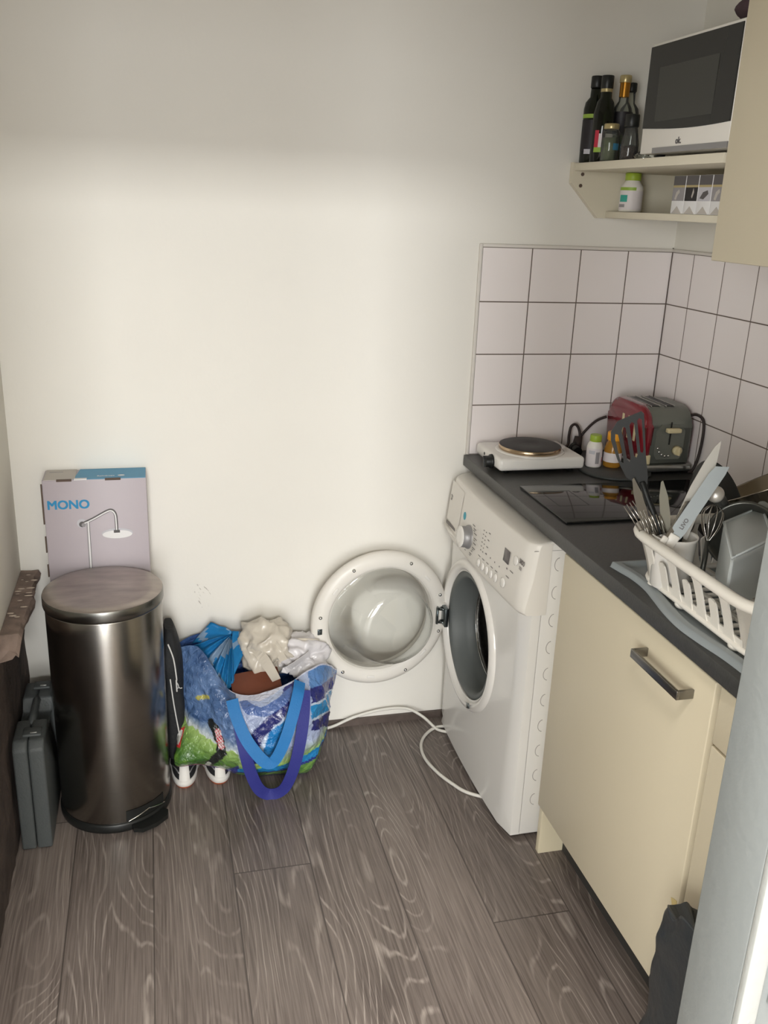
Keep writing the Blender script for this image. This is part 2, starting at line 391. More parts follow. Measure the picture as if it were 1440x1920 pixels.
ROOT = {}
def rootM(o):
    while o.parent: o = o.parent
    return ROOT[o.name]
def thing(name, label, cat, loc, group=None, rz=0, kind=None):
    o = bpy.data.objects.new(name, None); COL.objects.link(o)
    o.location = loc; o.rotation_euler = (0, 0, rz); o.empty_display_size = .05
    ROOT[o.name] = Matrix.Translation(V(loc)) @ Matrix.Rotation(rz, 4, 'Z')
    o['label'] = label; o['category'] = cat
    if group: o['group'] = group
    if kind: o['kind'] = kind
    return o
def _mesh(name, mb, mats):
    bm = mb.b if isinstance(mb, MB) else mb
    me = bpy.data.meshes.new(name)
    bmesh.ops.recalc_face_normals(bm, faces=bm.faces)
    bm.to_mesh(me); bm.free()
    for m in (mats if isinstance(mats, (list, tuple)) else [mats]): me.materials.append(M[m] if isinstance(m, str) else m)
    return me
def part(name, mb, mats, parent, local=False, label=None):
    me = _mesh(name, mb, mats); o = bpy.data.objects.new(name, me); COL.objects.link(o); o.parent = parent
    if not local: me.transform(rootM(parent).inverted())
    if label: o['label'] = label
    return o
def single(name, mb, mats, label=None, cat=None, group=None, kind=None):
    me = _mesh(name, mb, mats); o = bpy.data.objects.new(name, me); COL.objects.link(o)
    xs = [v.co for v in me.vertices]
    c = V(((min(p.x for p in xs)+max(p.x for p in xs))/2, (min(p.y for p in xs)+max(p.y for p in xs))/2, min(p.z for p in xs)))
    me.transform(Matrix.Translation(-c)); o.location = c; ROOT[o.name] = Matrix.Translation(c)
    if label: o['label'] = label
    if cat: o['category'] = cat
    if group: o['group'] = group
    if kind: o['kind'] = kind
    return o
def frame(o, x, y):
    x, y = V(x).normalized(), V(y).normalized(); z = x.cross(y).normalized(); y = z.cross(x)
    m = Matrix.Identity(4)
    for i in range(3): m[i][0] = x[i]; m[i][1] = y[i]; m[i][2] = z[i]; m[i][3] = o[i]
    return m
def add_text(mb, txt, size, M4, bold=0.0, ext=.0003, sx=1.0):
    cu = bpy.data.curves.new('t', 'FONT'); cu.body = txt; cu.size = size; cu.extrude = ext; cu.offset = bold; cu.resolution_u = 4
    o = bpy.data.objects.new('t', cu); COL.objects.link(o)
    dg = bpy.context.evaluated_depsgraph_get()
    me = bpy.data.meshes.new_from_object(o.evaluated_get(dg))
    me.transform(M4 @ Matrix.Diagonal((sx, 1, 1, 1)))
    n0 = len(mb.b.faces); mb.b.from_mesh(me)
    mb.b.faces.ensure_lookup_table()
    for f in mb.b.faces[n0:]: f.material_index = mb.mi
    bpy.data.objects.remove(o); bpy.data.curves.remove(cu); bpy.data.meshes.remove(me)

# ------------------------------------------------------------------ the room
HC = .8965
def sbox(name, lo, hi, m, kind='structure', bev=0):
    mb = MB(); mb.box(lo, hi, bev); return single(name, mb, m, kind=kind)
sbox('floor', (-4.2, -6.4, -.06), (1.2, .1, 0), 'floor')
sbox('ceiling', (-1.95, -1.88, 2.45), (.08, .1, 2.53), 'wall_side')
sbox('wall_back', (-1.95, 0, 0), (.08, .1, 2.45), 'wall')
sbox('wall_right', (0, -1.88, 0), (.08, 0, 2.45), 'wall_side')
sbox('baseboard_back', (-1.885, -.012, 0), (-.06, 0, .022), 'skirting')
# left wall: painted above the ledge, bare and rough below it
mb = MB(); mb.box((-1.99, -1.88, .56), (-1.89, 0, 2.45)); mb.mi = 1
def lw(u, v):
    y = -1.88+1.88*u; z = .585*v
    return V((-1.897+.006*noise.noise(V((y*9, z*9, 1)))+.004*noise.noise(V((y*30, z*30, 4))), y, z))
mb.grid(lw, 70, 24)
single('wall_left', mb, ['wall_side', 'rough_brown'], kind='structure')
# broken stone ledge on the left wall
def ledge():
    mb = MB(); N = 34
    def sec(y, k):
        jit = lambda s: .006*noise.noise(V((y*28, s*3.1, 7)))
        xo = -1.838+.004*math.sin(y*22)+jit(1)
        th = .050+.02*noise.noise(V((y*9, 3, 3)))
        zt = .600
        return [V((-1.889, y, zt)), V((-1.862, y, zt+jit(2))), V((xo-.006, y, zt-.001+jit(3))), V((xo, y, zt-.012)),
                V((xo-.006+jit(5), y, zt-.030)), V((xo-.016+jit(6), y, zt-th)), V((-1.889, y, zt-th-.01))]
    ys = [-.006-.405*k/N for k in range(N+1)]
    rows = [[mb.b.verts.new(p) for p in sec(y, k)] for k, y in enumerate(ys)]
    for a, b in zip(rows, rows[1:]):
        for k in range(7): mb._f([a[k], a[(k+1) % 7], b[(k+1) % 7], b[k]])
    # chipped near end: a slanted break face
    e = [mb.b.verts.new(v.co+V((-.004, -.035-.02*noise.noise(v.co*40), -.028 if i < 4 else 0))) for i, v in enumerate(rows[-1])]
    for k in range(7): mb._f([rows[-1][k], rows[-1][(k+1) % 7], e[(k+1) % 7], e[k]])
    mb._f(list(reversed(rows[0]))); mb._f(e)
    mb.mi = 1
    random.seed(3)
    for _ in range(16):
        y = random.uniform(-.40, -.03); x = random.uniform(-1.88, -1.845); s_ = random.uniform(.003, .007)
        mb.sphere((x, y, .6005), s_, 7, 4, (random.uniform(.8, 2.2), .7, .25))
    single('trim_1', mb, ['stone', 'stone_chip'], kind='structure')
ledge()
# wall with the doorway the picture is taken through
mb = MB()
mb.box((-.93, -1.88, 0), (1.2, -1.80, 2.45)); mb.box((-1.99, -1.88, 1.98), (-.93, -1.80, 2.45)); mb.box((-4.2, -1.88, 0), (-1.80, -1.80, 2.45)); mb.box((-4.2, -1.88, 2.45), (1.2, -1.80, 3.06))
single('wall_front', mb, 'wall_side', kind='structure')
mb = MB(); mb.box((-.942, -1.882, 0), (-.931, -1.798, 1.98), .0015); mb.mi = 1
mb.box((-.942, -1.892, 0), (-.920, -1.882, 1.99), .0015)
random.seed(9)
for _ in range(9):
    z = random.uniform(.45, .95); mb.sphere((-.936+random.uniform(0, .014), -1.892, z), random.uniform(.001, .0028), 7, 4, (1, .4, random.uniform(1, 2.5)))
mb.mi = 0
mb.box((-.920, -1.887, 0), (-.84, -1.881, 1.99)); 
mb.mi = 1
for z0, z1 in ((.05, .72), (.80, 1.85)):
    mb.tube([(-.905, -1.889, z1), (-.905, -1.889, z0+.02), (-.885, -1.889, z0), (-.845, -1.889, z0)], .0035, 6)
single('trim_2', mb, ['jamb', 'jamb_lit'], kind='structure')
# hall
sbox('wall_rear', (-4.2, -6.5, 0), (1.2, -6.4, 3.06), 'wall_side')
sbox('wall_hall_left', (-4.3, -6.4, 0), (-4.2, -1.88, 3.06), 'wall_side')
sbox('wall_hall_right', (1.2, -6.4, 0), (1.3, -1.8, 3.06), 'wall_side')
sbox('ceiling_hall', (-4.2, -6.4, 3.0), (1.2, -1.88, 3.06), 'wall_side')
# tiles
sbox('trim_3', (-.6, -.006, HC), (-.0, 0, HC+.6), 'tile_back')
sbox('trim_4', (-.006, -1.80, HC), (0, -.006, HC+.6), 'tile_right')
mb = MB(); mb.box((-.609, -.010, HC), (-.600, 0, HC+.609), .002); mb.box((-.600, -.010, HC+.600), (0, 0, HC+.609), .002); mb.box((-.010, -1.80, HC+.600), (0, -.010, HC+.609), .002)
single('trim_5', mb, 'pvc', kind='structure')
mb = MB(); mb.box((-.0085, -.0085, HC), (-.006, -.006, HC+.612)); single('trim_6', mb, 'skirting', kind='structure')

# ------------------------------------------------------------------ worktop, cabinets
def kitchen():
    mb = MB(); mb.box((-.616, -1.795, .864), (-.008, -.008, HC), .002)
    single('worktop', mb, 'worktop', 'dark slate grey worktop running along the tiled right wall', 'worktop')
    # door unit
    t = thing('base_cabinet', 'cream base cabinet with one door and a square steel bar handle, beside the washing machine', 'cabinet', (-.3, -1.0, 0))
    mb = MB(); mb.box((-.583, -.702, .0), (-.03, -.684, .862), .001); part('side_panel', mb, 'cream_edge', t)
    mb = MB(); mb.box((-.578, -.72, .155), (-.56, -1.318, .862)); mb.box((-.56, -1.318, .155), (-.03, -.72, .175)); mb.box((-.56, -1.318, .155), (-.03, -1.30, .862))
    part('carcass', mb, 'cream', t)
    mb = MB(); mb.box((-.515, -1.318, 0), (-.50, -.703, .155)); part('plinth', mb, 'plinth', t)
    mb = MB(); mb.box((-.601, -1.316, .160), (-.583, -.706, .850), .0025); d = part('door', mb, 'cream', t)
    mb = MB(); y0, y1, z = -1.095, -1.262, .797
    mb.box((-.636, y1, z-.009), (-.630, y0, z+.009), .001); mb.box((-.632, y0-.006, z-.009), (-.601, y0, z+.009), .001); mb.box((-.632, y1, z-.009), (-.601, y1+.006, z+.009), .001)
    part('handle', mb, steel_material('brushed_handle', rgb(150, 147, 142), .3, 2), d, label='square-section brushed steel bar handle')
    # drawers
    t = thing('drawer_cabinet', 'cream drawer cabinet half hidden by the door jamb, behind the dark bin bag', 'cabinet', (-.3, -1.56, 0))
    mb = MB(); mb.box((-.580, -1.79, .155), (-.03, -1.325, .862)); part('carcass', mb, 'cream', t)
    mb = MB(); mb.box((-.515, -1.79, 0), (-.50, -1.325, .155)); part('plinth', mb, 'plinth', t)
    mb = MB(); mb.box((-.599, -1.785, .740), (-.581, -1.328, .850), .002); part('drawer', mb, 'cream', t)
    mb = MB(); mb.box((-.599, -1.785, .160), (-.581, -1.328, .735), .002); part('drawer', mb, 'cream', t)
    # wall unit
    t = thing('wall_cabinet', 'cream wall cabinet at the upper right edge, next to the microwave', 'cabinet', (-.17, -1.2, 1.512))
    mb = MB(); mb.box((-.332, -1.79, 1.515), (-.008, -.742, 2.3)); part('carcass', mb, 'cream', t)
    mb = MB(); mb.box((-.352, -1.32, 1.512), (-.334, -.735, 2.3), .002); part('door', mb, 'cream', t)
    mb = MB(); mb.box((-.352, -1.79, 1.512), (-.334, -1.324, 2.3), .002); part('door', mb, 'cream', t)
    # open shelf
    t = thing('wall_shelf', 'cream two-tier open shelf with a slanted end panel, fixed above the tiles', 'shelf', (-.17, -.38, 1.585))
    mb = MB(); mb.box((-.352, -.728, 1.706), (-.008, -.022, 1.726), .001); part('shelf_board', mb, 'shelfc', t)
    mb = MB(); mb.box((-.245, -.728, 1.586), (-.008, -.022, 1.603), .001); part('shelf_board', mb, 'shelfc', t)
    mb = MB(); P = frame((0, -.020, 0), (1, 0, 0), (0, 0, 1))
    mb.prism([(-.008, 1.728), (-.357, 1.728), (-.357, 1.674), (-.268, 1.584), (-.008, 1.584)], -.018, P); sp = part('end_panel', mb, 'shelfc', t)
    mb = MB()
    for x, z in ((-.327, 1.698), (-.330, 1.668)):
        mb = MB(); mb.cyl((x, -.0205, z), (x, -.0222, z), .0048, seg=16); part('screw', mb, 'card_brown', sp)
    mb = MB(); mb.box((-.014, -.728, 1.603), (-.008, -.022, 1.706)); part('back_panel', mb, 'shelfc', t)
kitchen()

# ------------------------------------------------------------------ washing machine
def washer():
    t = thing('washing_machine', 'white front-loading washing machine with its round door open, under the worktop', 'washing machine', (-.35, -.335, 0))
    ya, yb = -.035, -.636; yc = (ya+yb)/2; hy, hz = -.262, .425
    bow = lambda y: .010*(1-((y-yc)/.30)**2)
    def corner(y): # rounding toward the two vertical edges
        d = min(ya-y, y-yb); return .012*max(0, 1-d/.03)**2
    FX = -.648
    front = lambda y: FX-bow(y)+corner(y)
    # body shell
    mb = MB(); mb.box((-.612, yb, .012), (-.06, ya, .846), .004)
    bm = mb.b; bmesh.ops.delete(bm, geom=[f for f in bm.faces if f.normal.x < -.9 and f.calc_area() > .1], context='FACES')
    body = part('body', mb, 'white_enamel', t)
    # front panel with round opening
    mb = MB(); R = .186; NA = 96; NR = 8
    z0, z1 = .014, .690
    AN = [2*PI*k/NA for k in range(NA)]
    for cy_ in (ya, yb):
        for cz_ in (z0, z1):
            ca = math.atan2(cz_-hz, cy_-hy) % (2*PI); kk = min(range(NA), key=lambda q: abs(AN[q]-ca)); AN[kk] = ca
    rows = []
    for j in range(NR+1):
        row = []
        for k in range(NA):
            a = AN[k]; c, s_ = math.cos(a), math.sin(a)
            ty = (ya-hy)/c if c > 1e-6 else ((yb-hy)/c if c < -1e-6 else 1e9)
            tz = (z1-hz)/s_ if s_ > 1e-6 else ((z0-hz)/s_ if s_ < -1e-6 else 1e9)
            tt = min(ty, tz); rr = R+(tt-R)*(j/NR)
            y, z = hy+rr*c, hz+rr*s_
            row.append(mb.b.verts.new((front(y), y, z)))
        rows.append(row)
    for j in range(NR):
        for k in range(NA): mb._f([rows[j][k], rows[j][(k+1) % NA], rows[j+1][(k+1) % NA], rows[j+1][k]], True)
    # side returns
    for y in (ya, yb):
        v = [mb.b.verts.new(p) for p in ((front(y), y, z0), (-.611, y, z0), (-.611, y, z1), (front(y), y, z1))]; mb._f(v)
    v = [mb.b.verts.new(p) for p in ((front(ya), ya, z0), (-.611, ya, z0), (-.611, yb, z0), (front(yb), yb, z0))]; mb._f(v)
    part('front_panel', mb, 'white_enamel', t)
    # seam between front frame and side
    mb = MB(); mb.box((-.6125, yb-.0006, .02), (-.6115, yb+.001, .70)); mb.box((-.645, yb-.0006, .663), (-.611, yb+.001, .6645))
    mb.box((-.645, yb-.0005, .828), (-.56, yb+.001, .8292))
    for k in range(10):
        z = .792-.0745*k
        pts = [(-.577-.012*math.cos(a), yb-.0002, z+.017*math.sin(a)) for a in [(-PI/2.1)+PI/1.05*i/10 for i in range(11)]]
        mb.tube(pts, .0009, 5)
    part('pressed_marks', mb, 'printlt', body)
    # control panel: profile swept along y
    prof = [(-.640, .660), (-.662, .661), (-.668, .668), (-.669, .684), (-.6665, .72), (-.660, .78), (-.655, .822), (-.652, .838), (-.649, .843), (-.645, .845), (-.615, .849), (-.585, .850), (-.585, .846), (-.60, .846), (-.60, .66)]
    def cp(u, v):
        y = ya+.002+(yb-.002-ya-.002)*u; k = v*(len(prof)-1); i = min(int(k), len(prof)-2); f = k-i
        x = prof[i][0]*(1-f)+prof[i+1][0]*f; z = prof[i][1]*(1-f)+prof[i+1][1]*f
        e = min(u, 1-u)*.602; c = (.012+.010*min(1, max(0, (z-.67)/.08)))*max(0, 1-e/.030)**1.6 if x < -.61 else 0
        if x > -.61: b = 0
        else: b = -bow(y)*1.1*min(1, (-.585-x)/.05)+c
        return V((x+b, y, z))
    mb = MB(); g = mb.grid(cp, 60, (len(prof)-1)*2)
    mb._f([g[j][0] for j in range(len(g))]); mb._f([g[j][-1] for j in range(len(g))][::-1])
    panel = part('control_panel', mb, 'white_plastic', t)
    # frame on the sloping panel: origin function
    def pf(y, z, out=.0006):
        # x on the panel surface at y, z
        for (x0, a), (x1, b) in zip(prof[1:7], prof[2:8]):
            if a <= z <= b:
                f = (z-a)/(b-a); x = x0*(1-f)+x1*f; break
        return V((x-bow(y)*1.1-out, y, z))
    sl = (pf(-.3, .80)-pf(-.3, .69)).normalized()
    def pm(y, z, out=.0006): return frame(pf(y, z, out), (0, -1, 0), sl)
    # knob
    K = pm(-.262, .730)
    mb = MB(); mb.lathe([(.034, 0), (.033, .004), (.030, .005), (.0295, .024)], K, 40, caps=False); k = part('knob', mb, 'knobgrey', panel, label='silver grey round programme knob')
    mb = MB(); mb.lathe([(.0295, .024), (.031, .0245), (.030, .027), (.015, .0275), (.0001, .0275)], K, 40, caps=False); part('knob_face', mb, 'white_glossy', panel)
    # display
    mb = MB(); D = pm(-.525, .775); mb.box((-.018, -.017, 0), (.018, .017, .0012), .0006, M4=D); part('display', mb, 'lcd', panel)
    # detergent drawer
    mb = MB()
    def dr(u, v):
        y = -.045-.125*u; z = .712+.118*v; return pf(y, z, .0010)
    mb.grid(dr, 12, 10)
    mb.tube([pf(-.050, .712, .0012), pf(-.170, .712, .0012)], .0012, 6); dd = part('detergent_drawer', mb, 'white_plastic', panel)
    mb = MB(); mb.box((-.060, -.005, 0), (.060, .004, .0006), M4=pm(-.115, .706, .0006)); part('grip_shade', mb, 'print', dd)  # flat grey strip painted as the shade in the grip slit
    mb = MB(); mb.tube([pf(-.045, .692, .001), pf(-.10, .688, .002), pf(-.178, .690, .000)], lambda u: .008-.004*u, 8); part('grip_lip', mb, 'white_plastic', dd)
    # buttons
    for y, z in ((-.365, .694), (-.395, .695), (-.425, .696), (-.455, .698), (-.485, .700)):
        mb = MB(); mb.lathe([(.010, 0), (.010, .0025), (.007, .0036), (.0001, .0038)], pm(y, z) @ Matrix.Diagonal((.9, 1.15, 1, 1)), 20, caps=False); part('button', mb, 'white_glossy', panel)
    for y, z, r in ((-.530, .706, .013), (-.577, .783, .012)):
        mb = MB(); mb.lathe([(r, 0), (r, .0025), (r*.75, .0036), (.0001, .0038)], pm(y, z), 24, caps=False); part('button', mb, 'white_glossy', panel)
    # print
    mb = MB()
    add_text(mb, 'LINDO', .0165, pm(-.592, .785), .0003, sx=.62); part('lettering', mb, 'print', panel)
    mb = MB(); add_text(mb, 'ZANUSSI', .022, pm(-.056, .774, .0016), .0006, sx=.5); part('lettering', mb, 'print', panel)
    mb = MB(); mb.box((0, 0, 0), (.014, .008, .0003), M4=pm(-.598, .770)); part('small_mark', mb, 'printlt', panel)
    mb = MB()
    random.seed(5)
    for k in range(8):  # programme names around the knob
        a = -1.15+2.1*k/7; y = -.262-.044*math.cos(a); z = .730-.046*math.sin(a)
        mb.box((0, 0, 0), (random.uniform(.010, .022), .0022, .0003), M4=pm(y, z))
        if k % 2: mb.box((0, -.005, 0), (.012, -.0032, .0003), M4=pm(y, z))
    for k in range(4):
        a = 1.9+.5*k; mb.box((0, 0, 0), (.008, .002, .0003), M4=pm(-.262-.046*math.cos(a), .730-.046*math.sin(a)))
    part('printed_marks', mb, 'print', panel); mb = MB()
    for c in range(2):
        for k in range(6):
            mb.box((0, 0, 0), (.006, .0022, .0003), M4=pm(-.362-.016*c, .785-.011*k))
    for k in range(4): mb.box((0, 0, 0), (.011, .0022, .0003), M4=pm(-.398, .790-.019*k))
    part('printed_marks', mb, 'print', panel); mb = MB()
    for k in range(4): mb.box((-.0018, -.0018, 0), (.0018, .0018, .0003), M4=pm(-.405-.030*k, .735))
    for k in range(5): mb.box((-.007, 0, 0), (.008, .0018, .0003), M4=pm(-.362-.030*k, .712+.001*k))
    part('printed_marks', mb, 'print', panel); mb = MB()
    mb.box((0, 0, 0), (.020, .002, .0003), M4=pm(-.555, .748)); mb.box((0, 0, 0), (.018, .002, .0003), M4=pm(-.540, .728)); mb.box((0, 0, 0), (.006, .004, .0003), M4=pm(-.535, .745))
    part('printed_marks', mb, 'print', panel)
    mb = MB(); mb.lathe([(.0115, 0), (.0115, .0004)], pm(-.205, .772) @ Matrix.Diagonal((.9, 1, 1, 1)), 20); part('sticker', mb, 'teal', panel, label='round teal sticker')
    # rim of the hatch
    H = frame((0, hy, hz), (0, -1, 0), (0, 0, 1))   # local z points to -x
    mb = MB()
    def ring(prof, seg=96, m=None):
        mb.lathe([(r, -x) for r, x in prof], H, seg, caps=False)
    ring([(.224, -.650), (.221, -.660), (.214, -.667), (.203, -.669), (.195, -.665), (.190, -.655), (.187, -.640)])
    part('hatch_rim', mb, 'white_glossy', t)
    mb = MB(); ring([(.189, -.642), (.188, -.652), (.182, -.656), (.172, -.655), (.166, -.648), (.163, -.630), (.158, -.61), (.158, -.600), (.152, -.590), (.152, -.578)])
    part('door_gasket', mb, 'rubber', t)
    mb = MB(); ring([(.153, -.576), (.149, -.572), (.153, -.564), (.215, -.555), (.23, -.50), (.23, -.16), (.2, -.13), (.0001, -.12)]); dm = part('drum', mb, 'drum', t)
    mb = MB(); 
    mb.tube([(-.578, hy-.150*math.cos(a), hz+.150*math.sin(a)) for a in [2*PI*k/60 for k in range(60)]], .0022, 6, True); part('drum_ring', mb, 'chrome', dm)
    # catch plate holes on rim near side
    mb = MB(); a = -1.15; mb.box((-.012, -.010, 0), (.012, .006, .0015), .0005, M4=frame((-.673, hy-.203*math.cos(a), hz+.203*math.sin(a)), (0, -math.sin(-a), math.cos(a)), (0, math.cos(a), math.sin(a)))); part('door_catch', mb, 'hinge', t)
    # the open door
    DC = V((-.872, -.082, .408)); tl = .106
    X = V((math.cos(tl), math.sin(tl), 0)); N = V((math.sin(tl), -math.cos(tl), 0))   # N points to the camera
    Dm = frame(DC, X, (0, 0, 1))                                                 # local z = X x Z = -y side
    mb = MB()
    mb.lathe([(.168, .006), (.166, .000), (.170, .008), (.178, .012), (.196, .013), (.205, .009), (.214, .004), (.218, -.004), (.217, -.016), (.205, -.026), (.175, -.032), (.160, -.030), (.162, -.010), (.168, .006)], Dm, 96, caps=False)
    dr_ = part('door_ring', mb, 'white_plastic', t)
    mb = MB()
    mb.lathe([(.164, -.004), (.158, .000), (.150, .006), (.138, .024), (.127, .052), (.118, .078), (.110, .088), (.09, .093), (.05, .096), (.0001, .097)], Dm @ Matrix(((1,0,.26,0),(0,1,.03,0),(0,0,1,0),(0,0,0,1))), 72, caps=False)
    mb.lathe([(.159, -.006), (.153, -.003), (.146, .003), (.134, .022), (.123, .050), (.114, .075), (.106, .084), (.088, .089), (.05, .092), (.0001, .093)], Dm @ Matrix(((1,0,.26,0),(0,1,.03,0),(0,0,1,0),(0,0,0,1))), 72, caps=False)
    gl = part('door_glass', mb, 'glass', dr_, label='clear bulging glass bowl of the door')
    for k, a in enumerate((.33, 1.12, 2.07, 2.97, 3.42, 4.05, 5.15, 5.98)):
        mb = MB(); c = Dm @ V((.197*math.cos(a), .197*math.sin(a), .012))
        mb.sphere(c, .0058, 14, 8); part('screw', mb, 'chrome', dr_)
    for a in (.72, 2.5, 4.55, 5.55):
        mb = MB(); m = Dm @ Matrix.Rotation(a, 4, 'Z') @ Matrix.Translation((.188, 0, .012)); mb.box((-.004, -.012, 0), (.004, .012, .003), .0014, M4=m); part('clip', mb, 'white_glossy', dr_)
    mb = MB(); a = 3.2; m = Dm @ Matrix.Translation((.196*math.cos(a), .196*math.sin(a), .012)); mb.box((-.007, -.009, 0), (.007, .009, .003), .001, M4=m); mb.box((-.004, -.005, .003), (.002, .006, .009), .001, M4=m); part('latch', mb, 'hinge', dr_)
    mb = MB(); a = 3.52; mb.lathe([(.009, 0), (.009, .003), (.0001, .005)], Dm @ Matrix.Translation((.194*math.cos(a), .194*math.sin(a), .012)), 18, caps=False); part('latch', mb, 'white_glossy', dr_)
    # hinge between door and machine
    mb = MB(); e = Dm @ V((.196, 0, .012))
    mb.box((-.016, -.034, -.002), (.012, .034, .003), .001, M4=Dm @ Matrix.Translation((.196, 0, .012))); mb.mi = 1
    hx = -.672
    for dz in (-.022, .022):
        mb.tube([e+V((-.004, -.006, dz)), V((hx-.016, -.088, DC.z+dz)), V((hx+.004, -.096, DC.z+dz))], .0045, 8)
    mb.box((hx-.006, -.112, DC.z-.030), (hx+.006, -.072, DC.z+.030), .002)
    mb.tube([V((hx-.022, -.086, DC.z-.028)), V((hx-.022, -.086, DC.z+.028))], .004, 8)
    part('hinge', mb, ['white_plastic', 'hinge'], dr_)
    # feet
    for x in (-.58, -.12):
        for y in (ya-.05, yb+.05):
            mb = MB(); mb.cyl((x, y, 0), (x, y, .014), .02, seg=16); part('foot', mb, 'black', t)
washer()
def cables():
    mb = MB()
    mb.tube(spline([(-1.06, -.03, .006), (-1.00, -.022, .012), (-.93, -.018, .036), (-.84, -.016, .052), (-.76, -.02, .050), (-.71, -.045, .030), (-.678, -.083, .008), (-.664, -.10, .006), (-.63, -.12, .006)], 10), .0048, 8)
    single('power_cable', mb, 'cable', 'white cable running along the wall from the shopping bag to the washing machine', 'cable')
    mb = MB()
    mb.tube(spline([(-.62, -.085, .006), (-.668, -.078, .006), (-.715, -.11, .0055), (-.748, -.165, .0055), (-.757, -.235, .0055), (-.742, -.31, .0055), (-.715, -.375, .0055), (-.684, -.425, .0055), (-.62, -.47, .0055)], 10), .0050, 8)
    single('drain_hose', mb, 'cable', 'thin white hose curving in a loop on the floor, in front of the washing machine', 'hose')
cables()

# ------------------------------------------------------------------ pedal bin
def pedal_bin():
    c = V((-1.657, -.262, 0)); T = Matrix.Translation(c)
    t = thing('pedal_bin', 'tall round brushed steel pedal bin standing in the left corner', 'bin', c)
    mb = MB(); mb.lathe([(.1435, .026), (.1445, .03), (.1445, .606), (.143, .610), (.138, .611), (.138, .6)], T, 96, caps=False); part('body', mb, 'binsteel', t)
    mb = MB(); mb.lathe([(.142, 0), (.147, .002), (.1485, .010), (.1485, .022), (.146, .027), (.14, .027)], T, 96); part('base_ring', mb, 'black', t)
    mb = MB(); mb.lathe([(.1440, .609), (.1485, .611), (.1495, .615), (.1495, .636), (.1480, .640)], T, 96, caps=False); lr = part('lid', mb, 'binlidrim', t)
    mb = MB(); mb.lathe([(.1480, .640), (.146, .642), (.12, .6445), (.06, .6465), (.0001, .647)], T, 96, caps=False); part('lid_top', mb, 'binlid', lr, label='flat satin lid top with smudges')
    mb = MB(); a = -.95
    D = Matrix.Translation(c) @ Matrix.Rotation(a, 4, 'Z')
    mb.prism([(.128, -.045), (.158, -.055), (.176, -.040), (.182, 0), (.176, .040), (.158, .055), (.128, .045)], .012, D @ Matrix.Translation((0, 0, .008)))
    part('pedal', mb, 'black', t)
    mb = MB(); pts = [D @ V((.1475*math.cos(b), .1475*math.sin(b), .030+.018*(1-abs(b)/.42))) for b in [-.42+.84*k/16 for k in range(17)]]
    mb.tube(pts, .0022, 6)
    part('pedal_trim', mb, 'chrome', t)
    mb = MB()
    mb.lathe([(.1452, .03), (.1452, .062)], T, 24, caps=False, a0=a-.42, a1=a+.42); part('pedal_slot', mb, 'black', t)
pedal_bin()

